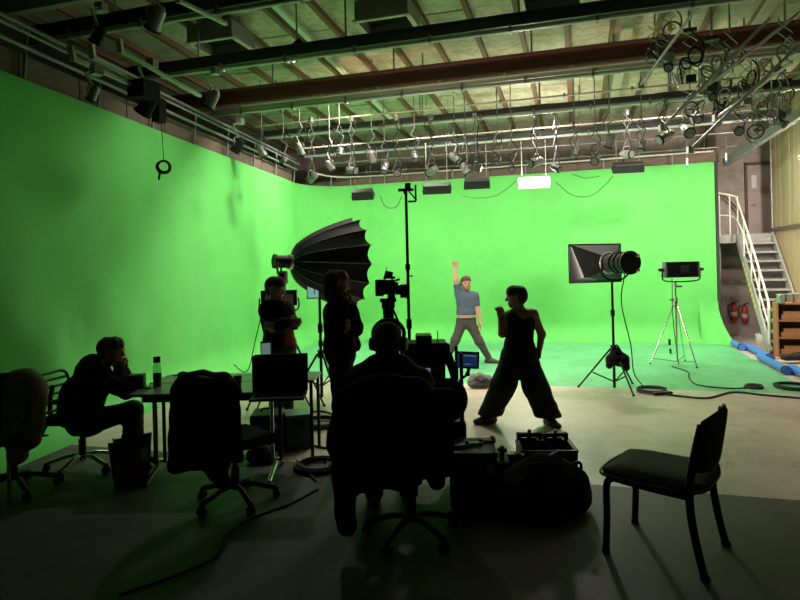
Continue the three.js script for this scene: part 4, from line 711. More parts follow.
// ---------------------------------------------------------------- people
function person(label, base, list) { const t = thing('person', label, 'person', V(base.x, 0, base.z)); for (const [n, g, m] of list) obj(n, localise(g, t), m, t); return t; }
const join = gs => mergeGeometries(gs.map(g => { for (const k of Object.keys(g.attributes)) if (!['position', 'normal'].includes(k)) g.deleteAttribute(k); return g; }));
function shoe(ankle, toe, m = 1) { const dir = toe.clone().sub(ankle).setY(0).normalize(), h = V(ankle.x, .035, ankle.z).addScaledVector(dir, -.05), t = V(ankle.x, .03, ankle.z).addScaledVector(dir, .17 * m), md = V(ankle.x, .045, ankle.z).addScaledVector(dir, .06);
  return [bone(h, md, .038, .042, .03), bone(md, t, .044, .032, .03), bone(V(ankle.x, .1, ankle.z), V(ankle.x, .06, ankle.z), .042, .045, .03)]; }
const aboveFloor = (x, y) => -y + .003;
{ // man posing before the green sheet, arm thrown up
  const J = bJ(10.6), H = headBones(J(466, 283.6), V(.12, -.08, 1), V(-.06, 1, 0), 1.0);
  const lS = J(459, 293), lE = J(455.8, 279.5, -.1), lW = J(454.8, 268.5, -.06), rS = J(474.5, 296), rE = J(477.8, 311, -.02), rW = J(480, 322, -.06);
  const hL = J(462, 323), kL = J(455.4, 340.5, -.04), aL = J(447.8, 357, 0), hR = J(470, 323), kR = J(479, 341, -.06), aR = J(488.8, 358, 0);
  const torso = [bone(lS, rS, .062, .062, .05), bone(J(462, 297), J(462.6, 313), .1, .086, .06), bone(J(470.5, 298.5), J(469.4, 313), .1, .086, .06), bone(J(462.8, 313), J(469.4, 313), .088, .088, .06), bone(J(462.6, 320), J(469.6, 320), .098, .098, .06)];
  const armL = [bone(lS, lE, .056, .044, .04), bone(lE, lW, .043, .03, .03)], armR = [bone(rS, rE, .058, .044, .04), bone(rE, rW, .043, .03, .03)];
  const legs = [...chain([hL, kL, aL], [.088, .06, .042], .05), ...chain([hR, kR, aR], [.088, .06, .042], .05)], neck = bone(J(466, 292), J(466.2, 285), .052, .05, .03);
  const feet = [...shoe(V(aL.x, 0, aL.z), V(aL.x - .2, 0, aL.z + .2)), ...shoe(V(aR.x, 0, aR.z), V(aR.x + .25, 0, aR.z + .16))];
  const up = lW.clone().sub(lE), dn = rW.clone().sub(rE), yHem = J(466, 314.6).y, yWaist = J(466, 317.8).y;
  const body = join([field([...torso, ...armL, ...armR, ...legs, neck], 110), field([...H.bones, neck], 56), field(handBones(lW, up, V(.2, 0, 1), 1.1), 46), field(handBones(rW, dn, V(-1, 0, .2), .5), 46)]);
  person('man in blue-grey tee with one arm thrown up before the green sheet', J(467, 300), [['body', body, M.skinLight],
    ['tee_shirt', field([...torso.slice(0, 4), bone(lS, lS.clone().lerp(lE, .55), .062, .056, .04), bone(rS, rS.clone().lerp(rE, .5), .064, .058, .04)], 72, [(x, y) => yHem - y], .012, wrinkle(38, .003)), M.teeBlue],
    ['trousers', field([...torso.slice(4), ...legs], 84, [(x, y) => y - yWaist, (x, y) => .07 - y], .012, wrinkle(34, .003)), M.trouserGrey], ['shoes', field(feet, 70, [aboveFloor]), M.shoe],
    ['hair', field([bone(H.q(-.03, .05, 0), H.q(.02, .072, 0), .082, .07, .03), bone(H.q(.03, .09, -.03), H.q(.04, .092, .03), .04, .04, .03), bone(H.q(-.06, .0, 0), H.q(-.05, .04, 0), .06, .07, .03), bone(H.q(-.02, .03, .06), H.q(.03, .06, .05), .035, .03, .03), bone(H.q(-.02, .03, -.06), H.q(.03, .06, -.05), .035, .03, .03)], 44, [], 0, wrinkle(110, .003)), M.hairBrown],
    ['eyes', join([ball(.0115, ...H.q(.088, .01, .03).toArray()), ball(.0115, ...H.q(.088, .01, -.03).toArray())].map(g => g.toNonIndexed())), M.hair],
    ['eyebrows', field([bone(H.q(.094, .032, .014), H.q(.088, .034, .046), .007, .005, .004), bone(H.q(.094, .032, -.014), H.q(.088, .034, -.046), .007, .005, .004)], 40), M.hairBrown],
    ['beard', field([...chain([H.q(.03, -.05, .05), H.q(.062, -.088, .026), H.q(.074, -.1, 0), H.q(.062, -.088, -.026), H.q(.03, -.05, -.05)], [.02, .02, .019, .02, .02], .02), bone(H.q(.094, -.043, -.016), H.q(.094, -.043, .016), .006, .006, .004)], 44), mat(.16, .075, .045, .9)],
    ['belt', field([bone(J(462.6, 318.6), J(469.6, 318.6), .1, .1, .06)], 36, [(x, y) => y - yWaist - .006, (x, y) => yWaist - .03 - y], .014), M.black]]);
}
{ // woman in black jumpsuit, legs wide, fist raised
  const J = bJ(6.5), H = headBones(J(516, 297.6), V(-1, -.04, -.28), V(0, 1, 0), .98);
  const lS = J(510, 315.5, .02), lE = J(502.2, 333.5, .0), lW = J(500.6, 317.5, .03), rS = J(533, 314.5, -.02), rE = J(541.6, 334, .02), rW = J(539.4, 349, .0);
  const hL = J(513, 358), kL = J(502, 386, -.05), aL = J(489.5, 411, .1), hR = J(526, 358), kR = J(536, 388, -.05), aR = J(549, 414, -.06);
  const torso = [bone(lS, rS, .05, .052, .05), bone(J(515, 321), J(514.5, 343), .084, .074, .06), bone(J(526, 321), J(524, 343), .084, .076, .06), bone(J(514.5, 341), J(524, 341), .08, .08, .06), bone(J(514, 353), J(526, 353), .105, .105, .07)];
  const arms = [...chain([lS, lE, lW], [.05, .04, .03], .03), ...chain([rS, rE, rW], [.052, .042, .031], .03)], neck = [bone(J(520.5, 313), J(518, 302), .055, .05, .04), bone(J(512, 315), J(531, 314.5), .045, .05, .06)];
  const legs = [...chain([hL, kL, aL], [.1, .065, .042], .05), ...chain([hR, kR, aR], [.1, .065, .042], .05)];
  const body = join([field([...torso, ...arms, ...neck, ...legs], 110), field([...H.bones, neck[0]], 56), field(handBones(lW, lW.clone().sub(lE), V(-.6, 0, .8), 1.35), 50), field(handBones(rW, V(-.15, -1, 0), V(-1, 0, .3), 1.2), 50)]);
  const yTop = J(520, 320).y, hemL = J(492, 412), hemR = J(547, 417);
  person('woman in black wide-legged jumpsuit standing astride with raised fist', J(520, 300), [['body', body, mat(.30, .17, .11, .6)],
    ['jumpsuit', field([...torso.slice(1), bone(J(513, 317), J(515, 324), .06, .06, .04), bone(J(529, 317), J(526, 324), .06, .06, .04),
      ...chain([hL, J(503.5, 385, -.05), J(488.5, 417, .08)], [.115, .115, .112], .05), ...chain([hR, J(536, 388, -.05), J(550, 421, -.06)], [.115, .12, .122], .05)], 110, [(x, y) => .1 - y], .012, wrinkle(24, .005)), M.fabricBlack],
    ['shoes', field([...shoe(V(aL.x, 0, aL.z), V(aL.x - .3, 0, aL.z + .08), .95), ...shoe(V(aR.x, 0, aR.z), V(aR.x + .12, 0, aR.z + .3), .95)], 70, [aboveFloor]), M.shoe],
    ['socks', field([bone(V(aL.x, .16, aL.z), V(aL.x, .07, aL.z), .044, .044), bone(V(aR.x, .16, aR.z), V(aR.x, .07, aR.z), .044, .044)], 60), M.soleWhite],
    ['hair', field([bone(H.q(-.035, .04, 0), H.q(.02, .055, 0), .09, .082, .03), bone(H.q(-.05, -.005, 0), H.q(-.04, .03, 0), .07, .075, .03), bone(H.q(.045, .085, -.03), H.q(.045, .08, .03), .032, .032, .03)], 44, [], 0, wrinkle(90, .003)), M.hair],
    ['eyes', join([ball(.0115, ...H.q(.086, .01, .03).toArray()), ball(.0115, ...H.q(.086, .01, -.03).toArray())].map(g => g.toNonIndexed())), M.hair]]);
}
{ // standing woman with hand at her chin
  const J = bJ(5.25), H = headBones(J(337.5, 285), V(1, -.06, -.25), V(0, 1, 0), 1.0);
  const nS = J(337, 311, -.15), fS = J(338, 311, .15), nE = J(355.5, 328, -.16), fE = J(354, 327, .12), nH = J(350.5, 307, -.05), fH = J(349, 324, -.18);
  const hN = J(340, 357, -.09), hF = J(342, 357, .09), kN = J(341.5, 408, -.1), kF = J(344, 408, .08), aN = J(340, 458, -.1), aF = J(341, 457, .1);
  const torso = [bone(nS, fS, .06, .06, .05), bone(J(338, 315, -.07), J(339, 340, -.06), .105, .1, .07), bone(J(338, 315, .07), J(339, 340, .06), .105, .1, .07), bone(J(340, 352, -.08), J(341, 352, .08), .118, .115, .07)];
  const arms = [...chain([nS, nE, nH], [.055, .046, .034], .03), ...chain([fS, fE, fH], [.055, .046, .034], .03)], legs = [...chain([hN, kN, aN], [.088, .06, .042], .04), ...chain([hF, kF, aF], [.088, .06, .042], .04)], neck = bone(J(336, 308), J(337.5, 290), .055, .052, .04);
  const body = join([field([...torso, ...arms, ...legs, neck], 110), field([...H.bones, neck], 56), field(handBones(nH, V(.02, 1, .0), V(-1, 0, .2), 1.0), 46), field(handBones(fH, V(-.2, .05, 1).setX(.1), V(-1, 0, 0), .4), 46)]);
  person('woman in dark jacket standing with hand at chin beside tripod stand', J(340, 300), [['body', body, M.skin],
    ['jacket', field([...torso, ...arms.map(b => ({ ...b })), bone(J(347, 330), J(354, 345), .06, .032, .05), bone(J(338, 308, -.08), J(338, 308, .08), .06, .06, .05)], 100, [(x, y) => J(340, 351).y - y - .0, (x, y, z) => .0 + Math.min(1, -1)], .022, wrinkle(26, .005)), M.fabricBlack],
    ['trousers', field([...torso.slice(3), ...legs], 84, [(x, y) => y - J(340, 347).y, (x, y) => .06 - y], .016, wrinkle(30, .004)), M.fabricBlack], ['shoes', field([...shoe(V(aN.x, 0, aN.z), V(aN.x + 1, 0, aN.z)), ...shoe(V(aF.x, 0, aF.z), V(aF.x + 1, 0, aF.z))], 64, [aboveFloor]), M.shoe],
    ['hair', field([bone(H.q(-.035, .045, 0), H.q(.015, .055, 0), .088, .08, .03), ...chain([H.q(-.055, .02, 0), H.q(-.065, -.07, 0), H.q(-.05, -.13, 0)], [.072, .055, .035], .04), bone(H.q(-.02, -.02, .06), H.q(-.03, -.12, .06), .04, .03, .03), bone(H.q(-.02, -.02, -.06), H.q(-.03, -.12, -.06), .04, .03, .03)], 50, [], 0, wrinkle(70, .003)), M.hairBrown]]);
}
{ // standing man with folded arms
  const J = bJ(6.35), H = headBones(J(275.8, 289.5), V(.9, -.12, .42), V(0, 1, 0), 1.0);
  const nS = J(267.5, 309, -.06), fS = J(285.5, 308, .06), nE = J(273, 327, -.14), fE = J(291.5, 324.5, -.05), nH = J(287, 323, -.26), fH = J(279, 326, -.24);
  const hN = J(275.5, 349, -.03), hF = J(285.5, 349, .04), kN = J(276, 391, -.08), kF = J(287, 391, .0), aN = J(275, 428, -.05), aF = J(287, 427, .05);
  const torso = [bone(nS, fS, .06, .06, .05), bone(J(272.5, 314), J(275.5, 339), .105, .1, .07), bone(J(281.5, 314), J(283.5, 339), .105, .1, .07), bone(J(276, 346), J(285, 346), .108, .108, .07)];
  const arms = [...chain([nS, nE, nH], [.056, .047, .034], .03), ...chain([fS, fE, fH], [.056, .047, .034], .03)], legs = [...chain([hN, kN, aN], [.09, .06, .043], .04), ...chain([hF, kF, aF], [.09, .06, .043], .04)], neck = bone(J(275.5, 305), J(275.8, 294), .056, .054, .04);
  const body = join([field([...torso, ...arms, ...legs, neck], 110), field([...H.bones, neck], 56), field(handBones(nH, V(1, .05, .1), V(0, 0, -1), .5), 46), field(handBones(fH, V(-1, .1, .2), V(0, 0, -1), .5), 46)]);
  const cut = J(282.5, 330, -.2).x, yE = J(280, 327).y, yHem = J(280, 345).y;
  person('man in black jacket over rust shirt, arms folded behind the table', J(280, 300), [['body', body, M.skin],
    ['shirt', field(torso, 70, [(x, y) => yHem - y], .012, wrinkle(30, .003)), M.rustShirt],
    ['jacket', field([...torso, ...arms, bone(J(273, 308, -.04), J(281, 308, .04), .055, .055, .04)], 96, [(x, y) => yHem - .01 - y, (x, y) => y < yE - .03 ? x - cut : -1], .024, wrinkle(26, .005)), M.fabricBlack],
    ['trousers', field([...torso.slice(3), ...legs], 84, [(x, y) => y - J(280, 344).y, (x, y) => .06 - y], .015, wrinkle(30, .004)), M.denim], ['shoes', field([...shoe(V(aN.x, 0, aN.z), V(aN.x + 1, 0, aN.z + .5)), ...shoe(V(aF.x, 0, aF.z), V(aF.x + 1, 0, aF.z + .3))], 64, [aboveFloor]), M.shoe],
    ['hair', field([bone(H.q(-.035, .05, 0), H.q(.025, .065, 0), .088, .078, .03), bone(H.q(-.06, -.01, 0), H.q(-.05, .03, 0), .068, .075, .03), bone(H.q(.04, .085, -.03), H.q(.04, .085, .03), .032, .032, .03)], 44), M.hair]]);
}
{ // seated person leaning on the table, hands at the mouth
  const J = bJ(5.33), H = headBones(J(112.5, 352), V(1, -.02, .12), V(.0, 1, 0), 1.0);
  const nS = J(97, 377, -.16), fS = J(99, 376, .16), nE = J(127, 391, -.13), fE = J(130, 390, .12), nW = J(119.5, 371, -.05), fW = J(123, 370, .05);
  const hN = J(88, 422, -.09), hF = J(88, 422, .09), kN = J(132, 411, -.06), kF = J(134, 410, .14), aN = J(131, 456, .0), aF = J(136, 456, .16);
  const back = [...chain([J(84, 419, -.06), J(80, 396, -.06), J(92, 377, -.07)], [.13, .125, .1], .08), ...chain([J(84, 419, .06), J(80, 396, .06), J(92, 377, .07)], [.13, .125, .1], .08), bone(nS, fS, .065, .065, .06), bone(J(86, 400, 0), J(100, 382, 0), .12, .1, .06)];
  const arms = [...chain([nS, nE, nW], [.058, .046, .034], .03), ...chain([fS, fE, fW], [.058, .046, .034], .03)], legs = [...chain([hN, kN, aN], [.092, .062, .044], .04), ...chain([hF, kF, aF], [.092, .062, .044], .04)], neck = bone(J(99, 370), J(110, 358), .056, .054, .04);
  const body = join([field([...back, ...arms, ...legs, neck], 110), field([...H.bones, neck], 56), field(handBones(nW, V(.15, 1, .12), V(-.4, 0, -1), 1.2), 46), field(handBones(fW, V(.1, 1, -.1), V(-.4, 0, 1), 1.2), 46)]);
  person('person in dark hooded jacket hunched on a chair, elbows on the table', J(90, 400), [['body', body, M.skin],
    ['jacket', field([...back, ...arms, ...chain([J(84, 372, -.06), J(90, 366, 0), J(84, 372, .06)], [.05, .065, .05], .05), bone(J(97, 366, 0), J(88, 372, 0), .06, .07, .05)], 100, [(x, y) => J(90, 432).y - y], .022, wrinkle(24, .006)), M.fabricBlack],
    ['trousers', field([bone(hN, hF, .11, .11, .06), ...legs], 90, [(x, y) => .07 - y], .018, wrinkle(30, .004)), mat(.022, .024, .022, .95)], ['shoes', field([...shoe(V(aN.x, 0, aN.z), V(aN.x + 1, 0, aN.z + .1)), ...shoe(V(aF.x, 0, aF.z), V(aF.x + 1, 0, aF.z))], 64, [aboveFloor]), M.shoe],
    ['hair', field([bone(H.q(-.04, .045, 0), H.q(.02, .055, 0), .09, .08, .03), bone(H.q(-.06, -.02, 0), H.q(-.05, .03, 0), .072, .078, .03), bone(H.q(.03, .085, -.03), H.q(.03, .085, .03), .035, .035, .03)], 44, [], 0, wrinkle(80, .004)), M.hair]]);
}
{ // person with headphones, seen from behind
  const J = bJ(3.95), H = headBones(J(388.5, 343), V(.22, -.12, -1), V(0, 1, 0), 1.02);
  const lS = J(360, 380), rS = J(418, 381), lE = J(352, 425, .08), rE = J(428, 424, .1), lW = J(366, 440, .3), rW = J(420, 436, .34);
  const hL = J(376, 462), hR = J(402, 462), kL = J(374, 462, .44), kR = J(408, 462, .44), aL = J(374, 520, .5), aR = J(410, 520, .5);
  const torso = [bone(lS, rS, .062, .062, .06), ...chain([J(373, 390, -.01), J(376, 450, 0)], [.115, .115], .08), ...chain([J(406, 390, -.01), J(402, 450, 0)], [.115, .115], .08), bone(hL, hR, .12, .12, .07)], neck = bone(J(388.5, 374), J(388.5, 352), .06, .058, .05);
  const arms = [...chain([lS, lE, lW], [.06, .048, .034], .04), ...chain([rS, rE, rW], [.06, .048, .034], .04)], legs = [...chain([hL, kL, aL], [.095, .065, .045], .05), ...chain([hR, kR, aR], [.095, .065, .045], .05)];
  const body = join([field([...torso, ...arms, ...legs, neck], 110), field([...H.bones, neck], 56), field(handBones(lW, V(.1, 0, -1), V(0, -1, 0), .6), 46), field(handBones(rW, V(0, 0, -1), V(0, -1, 0), .6), 46)]);
  const p = person('person seen from behind with headphones, seated at the camera cart', J(390, 400), [['body', body, M.skin],
    ['jacket', field([...torso.slice(0, 3), ...arms, bone(J(378, 368), J(399, 368), .07, .07, .06)], 96, [(x, y) => J(390, 465).y - y], .024, wrinkle(22, .005)), M.fabricBlack],
    ['trousers', field([...torso.slice(3), ...legs], 84, [(x, y) => .06 - y], .016, wrinkle(30, .004)), M.fabricBlack], ['shoes', field([...shoe(V(aL.x, 0, aL.z), V(aL.x, 0, aL.z - 1)), ...shoe(V(aR.x, 0, aR.z), V(aR.x, 0, aR.z - 1))], 64, [aboveFloor]), M.shoe],
    ['hair', field([bone(H.q(-.03, .05, 0), H.q(.02, .065, 0), .092, .082, .03), bone(H.q(-.05, -.02, 0), H.q(-.045, .03, 0), .078, .082, .03)], 44), M.hair]]);
  const hp = thing('headphones', 'black over-ear headphones worn by the person seen from behind', 'headphones', J(388.5, 343)), L = (f, u, w) => H.q(f, u, w).sub(hp.position);
  obj('headband', tube([L(0, .0, -.095), L(0, .08, -.1), L(0, .132, -.06), L(0, .148, 0), L(0, .132, .06), L(0, .08, .1), L(0, .0, .095)], .014, 6, 40), M.black, hp);
  for (const s of [-1, 1]) { obj('ear_cup', rod(L(0, -.005, s * .085), L(0, -.005, s * .122), .05, .042, 16), M.black, hp); obj('ear_pad', rod(L(0, -.005, s * .078), L(0, -.005, s * .09), .05, .052, 16), M.blackMatte, hp); }
}

// ---------------------------------------------------------------- camera, cart and monitor
{
  const d = 5.5, c = at(389, 287, d), t = thing('cinema_camera', 'black cinema camera with matte box on a tripod, centre', 'camera', V(c.x, 0, c.z)), y = c.y;
  obj('camera_body', [rbox(.12, .13, .16, .01, .0, y, 0), box(.07, .07, .1, .02, y - .09, 0)], M.black, t);
  obj('battery_pack', rbox(.08, .15, .12, .012, -.085, y - .005, 0), M.black, t);
  obj('lens', rod([.06, y - .03, 0], [.13, y - .03, 0], .045, .045, 16), M.blackGloss, t); obj('matte_box', [rbox(.07, .12, .14, .008, .135, y - .04, 0), box(.012, .15, .16, .165, y - .04, 0)], M.black, t);
  const mo = obj('onboard_monitor', rbox(.075, .06, .02, .005, .0, y + .115, .05, -.2, 0, -.25), M.black, t); obj('monitor_screen', box(.055, .042, .003, .0, y + .117, .064, -.2, 0, -.25), M.greyPlastic, mo);
  obj('top_handle', [bar([-.05, y + .085, 0], [.06, y + .085, 0], .02, .02), rod([.03, y + .06, 0], [.03, y + .1, 0], .01), rod([-.04, y + .06, 0], [-.02, y + .12, 0], .008)], M.blackGloss, t);
  obj('antenna', rod([-.02, y + .13, 0], [-.022, y + .19, 0], .003), M.black, t);
  objs('knob', [rod([.06, y + .06, .03], [.1, y + .07, .03], .01), ball(.018, .07, y + .03, .07), ball(.015, .05, y - .05, .08), box(.05, .03, .04, -.02, y + .05, .08)], M.greyPlastic, t);
  obj('fluid_head', [rbox(.12, .07, .12, .015, -.01, y - .16, 0), rod([-.01, y - .3, 0], [-.01, y - .19, 0], .05, .055, 14), box(.15, .03, .1, -.01, y - .12, 0)], M.black, t);
  obj('pan_bar', rod([.03, y - .2, 0], [.1, y - .35, .2], .01), M.black, t);
  obj('bowl', rod([-.01, y - .36, 0], [-.01, y - .29, 0], .08, .075, 16), M.black, t);
  for (let k = 0; k < 3; k++) { const a = .5 + k * 2.094; obj('tripod_leg', [rod([Math.cos(a) * .06, y - .34, Math.sin(a) * .06], [Math.cos(a) * .4, .02, Math.sin(a) * .4], .026, .02), rod([Math.cos(a + .3) * .06, y - .34, Math.sin(a + .3) * .06], [Math.cos(a + .06) * .32, .3, Math.sin(a + .06) * .32], .014)], M.black, t); obj('foot', ball(.03, Math.cos(a) * .4, .025, Math.sin(a) * .4, 1, .8, 1, 8), M.rubber, t); }
}
{
  const d = 4.75, c = at(428, 400, d), t = thing('camera_cart', 'black wheeled camera cart crammed with gear beside the headphone person', 'cart', V(c.x, 0, c.z), 0);
  const Y = py => at(428, py, d).y, X = px => at(px, 380, d).x - c.x;
  obj('lower_tray', rbox(.52, .04, .5, .01, .03, .32, -.1), M.black, t); obj('middle_tray', rbox(.5, .03, .46, .01, .03, .68, -.1), M.black, t);
  for (const sx of [-.2, .26]) for (const sz of [-.3, .1]) obj('upright', rod([sx, .3, sz], [sx, Y(352), sz], .014), M.black, t);
  obj('recorder_box', rbox(.32, .3, .34, .015, -.02, .84, -.1), M.black, t); obj('recorder_face', [box(.26, .03, .01, -.02, .93, .075), box(.08, .05, .012, .05, .85, .075)], M.greyPlastic, t);
  obj('upper_box', rbox(X(433) - X(417), .06, .2, .008, (X(433) + X(417)) / 2, Y(339.5), -.1), M.greyPlastic, t);
  obj('monitor_hood', [rbox(.34, .14, .28, .012, X(427), Y(352), -.12), box(.12, .08, .1, X(443), Y(350), -.05)], M.black, t);
  obj('small_screen', box(.08, .028, .004, X(425), Y(368), .09, -.3), glow(.25, .4, .5, .08), t);
  obj('cable_bunch', [0, 1, 2, 3, 4].map(k => tube([[X(440) + .02 * k, Y(352), .05], [X(448) + .015 * k, Y(365 + 3 * k), .1], [X(452) - .012 * k, Y(392), .12], [X(444), Y(404), .1]], .013, 5, 24)), M.rubber, t);
  obj('follow_wheel', [place(new THREE.TorusGeometry(.14, .034, 8, 28), X(445), Y(396), .18, 0, .35, 0), place(new THREE.CylinderGeometry(.12, .12, .03, 20), X(445), Y(396), .18, Math.PI / 2, .35, 0)], M.black, t);
  objs('wheel_hub', [ball(.02, X(447), Y(396), .21), ball(.012, X(441), Y(384), .23), box(.05, .016, .01, X(443), Y(386), .225, 0, 0, -.6)], M.chrome, t);
  obj('hanging_strap', bar([X(458), Y(398), .14], [X(457.5), Y(427), .14], .018, .008), M.black, t);
  obj('side_pouch', rbox(.13, .2, .12, .03, X(456), Y(432), .05), M.black, t);
  for (const sx of [-.2, .26]) for (const sz of [-.3, .1]) obj('wheel', [place(new THREE.CylinderGeometry(.1, .1, .04, 18), sx, .1, sz, 0, 0, Math.PI / 2), box(.05, .16, .04, sx, .24, sz)], M.rubber, t);
  obj('antenna', rod([X(439), Y(344), 0], [X(438.5), Y(331), 0], .004), M.black, t);
  // field monitor on its arm
  const m = at(467.5, 360, d), q = thing('field_monitor', 'small field monitor with blue lit menu on the cart arm', 'monitor', m, -.12);
  obj('housing', rbox(.185, .135, .03, .008, 0, 0, 0, 0, 0, -.05), M.black, q); obj('screen', box(.158, .102, .003, 0, 0, .016, 0, 0, -.05), glow(.012, .035, .10, .12), q);
  obj('menu_bar', [box(.012, .07, .001, -.055, .0, .0182, 0, 0, -.05), box(.1, .008, .001, .02, .035, .0182, 0, 0, -.05), box(.05, .006, .001, .0, -.03, .0182, 0, 0, -.05)], glow(.25, .4, .7, .07), q);
  obj('ball_mount', [rod([.01, -.07, 0], [.0, -.1, -.0], .014), ball(.02, -.0, -.11, 0)], M.black, q); obj('arm', tube([[0, -.11, 0], [-.06, -.16, .01], [-.13, -.24, .03]], .011, 6, 14), M.black, q);
}
{ // dark bag on the pale floor behind the cart monitor
  const p = onLevel(481, 388), t = thing('floor_bag', 'crumpled dark grey bag on the floor behind the field monitor', 'bag', p);
  obj('bag', localise(field([bone(p.clone().add(V(-.12, .08, 0)), p.clone().add(V(.12, .07, 0)), .07, .06, .05), bone(p.clone().add(V(-.04, .13, 0)), p.clone().add(V(.1, .12, 0)), .06, .06, .05), bone(p.clone().add(V(-.1, .16, 0)), p.clone().add(V(-.02, .17, 0)), .04, .04, .05)], 44, [aboveFloor], 0, wrinkle(50, .008)), t), mat(.1, .1, .1, .7), t);
  obj('strap', tube([[-.1, .17, .04], [0, .1, .09], [.1, .12, .07]], .01, 5, 14), M.blackGloss, t);
}

// ---------------------------------------------------------------- heap of cases and bags in the foreground
{
  const d = 4.25, X0 = (px, py = 470) => at(px, py, d);
  const p = onLevel(474, 512), t = thing('flight_case', 'black flight case with pale metal rim, left of the gear heap', 'case', p, -.08);
  const h = at(474, 452, -p.z).y; obj('shell', rbox(.33, h - .03, .38, .015, 0, (h - .03) / 2, -.15), M.black, t); obj('lid', rbox(.34, .05, .39, .012, 0, h - .02, -.15), M.black, t);
  obj('metal_rim', [box(.345, .012, .395, 0, h - .048, -.15)], M.steel, t); for (const s of [-1, 1]) obj('corner_cap', [ball(.024, s * .165, h, .04), ball(.024, s * .165, h, -.34), ball(.024, s * .16, .02, .04)], M.chrome, t);
  objs('latch', [box(.05, .07, .015, -.08, h - .06, .045), box(.05, .07, .015, .12, h - .1, .045)], M.steel, t); obj('handle', tube([[-.05, h - .14, .045], [-.05, h - .15, .08], [.05, h - .15, .08], [.05, h - .14, .045]], .01, 5, 16), M.rubber, t);
  for (let k = 0; k < 3; k++) { const q = at(462 + 13 * k, 447.5 - (k % 2) * 1.5, -p.z + .1 + .05 * k), u = thing('clamp_bar', 'short metal bar lying on the flight case lid, ' + ['left', 'middle', 'right'][k] + ' one', 'clamp', V(q.x, h + .008, q.z), .3 - .3 * k); obj('bar', rbox(.12, .018, .03, .005, 0, .009, 0), k === 1 ? M.steel : M.galv, u); obj('knob', rod([.04, .018, 0], [.04, .04, 0], .012), M.black, u); }
}
{
  const p = onLevel(543, 516), t = thing('duffel_bag', 'big black rounded duffel bag, right of the gear heap', 'bag', p), d = -p.z, J = bJ(d);
  const bs = [...chain([J(516, 492, .15), J(545, 484, .15), J(566, 488, .15)], [.17, .2, .17], .08), ...chain([J(516, 500, .0), J(545, 500, .0), J(570, 498, .05)], [.14, .15, .13], .08), bone(J(572, 482, .12), J(574, 492, .1), .09, .09, .05)];
  obj('bag', localise(field(bs, 64, [aboveFloor], 0, wrinkle(24, .007)), t), M.fabricBlack, t);
  const L = (x, y, dz) => J(x, y, dz).sub(p); obj('strap', tube([L(520, 470, -.02), L(530, 480, -.07), L(532, 500, -.16)], .016, 5, 16), M.blackMatte, t); obj('carry_handle', place(new THREE.TorusGeometry(.035, .012, 6, 18), ...L(577, 467, .1).toArray(), 0, .3, 0), M.black, t);
  obj('zip', tube([L(505, 473, .02), L(540, 462, .06), L(572, 470, .1)], .006, 5, 20), M.greyPlastic, t);
  const g = at(558, 466, d + .05), f = thing('green_folder', 'dark green folder stuck upright in the duffel bag', 'folder', g, .5); obj('cover', [box(.1, .2, .008, 0, 0, 0, 0, 0, .25), box(.1, .2, .008, .006, 0, -.03, .06, 0, .25)], mat(.03, .11, .07, .6), f); obj('pages', box(.094, .192, .022, .002, 0, -.015, 0, 0, .25), M.greyPlastic, f);
}
{
  const d = 4.62, p = at(546, 455, d), t = thing('tool_crate', 'open dark crate with red rim behind the duffel bag', 'crate', V(p.x, 0, p.z), -.05), y = at(546, 446, d).y;
  obj('panel', [box(.4, y, .02, 0, y / 2, .14), box(.4, y, .02, 0, y / 2, -.14), box(.02, y, .28, -.2, y / 2, 0), box(.02, y, .28, .2, y / 2, 0), box(.4, .02, .28, 0, .01, 0)], M.black, t); obj('rim', [box(.42, .018, .03, 0, y, .14), box(.42, .018, .03, 0, y, -.14), box(.03, .018, .28, -.2, y, 0), box(.03, .018, .28, .2, y, 0)], mat(.14, .015, .015, .6), t);
  obj('contents', box(.36, .02, .26, 0, y * .7, 0), M.blackMatte, t);
  [[529, 436, 'left'], [555, 436, 'right']].forEach(([px, py, w]) => { const c = at(px, py, d), u = thing('light_clamp', 'T-shaped black clamp standing in the red-rimmed crate, ' + w + ' one', 'clamp', V(c.x, y * .7 + .01, c.z)), h = c.y - y * .7; obj('shaft', rod([0, 0, 0], [0, h, 0], .018), M.black, u); obj('cross_bar', [rbox(.19, .03, .04, .008, 0, h, 0), box(.03, .05, .05, -.08, h - .01, 0), box(.03, .05, .05, .08, h - .01, 0)], M.black, u); obj('bolt', ball(.017, .0, h + .03, .02), M.chrome, u); obj('plate', box(.13, .08, .006, 0, h - .07, -.03), M.greyPlastic, u); });
}
{
  const d = 4.5, p = at(512, 452, d), t = thing('gear_box', 'dark open gear box with metal fittings between case and crate', 'box', V(p.x, 0, p.z)), y = at(512, 458, d).y;
  obj('box', [rbox(.24, y, .24, .01, 0, y / 2, 0)], M.black, t); obj('fitting', [box(.1, .05, .06, .02, y + .02, .02), rod([-.08, y, .03], [-.08, y + .1, .03], .018), box(.07, .03, .04, -.08, y + .07, .03), ball(.018, .06, y + .03, .08)], M.black, t); obj('metal_fitting', [ball(.016, .07, y + .035, .06), box(.06, .012, .05, -.02, y + .045, .05)], M.steel, t);
}

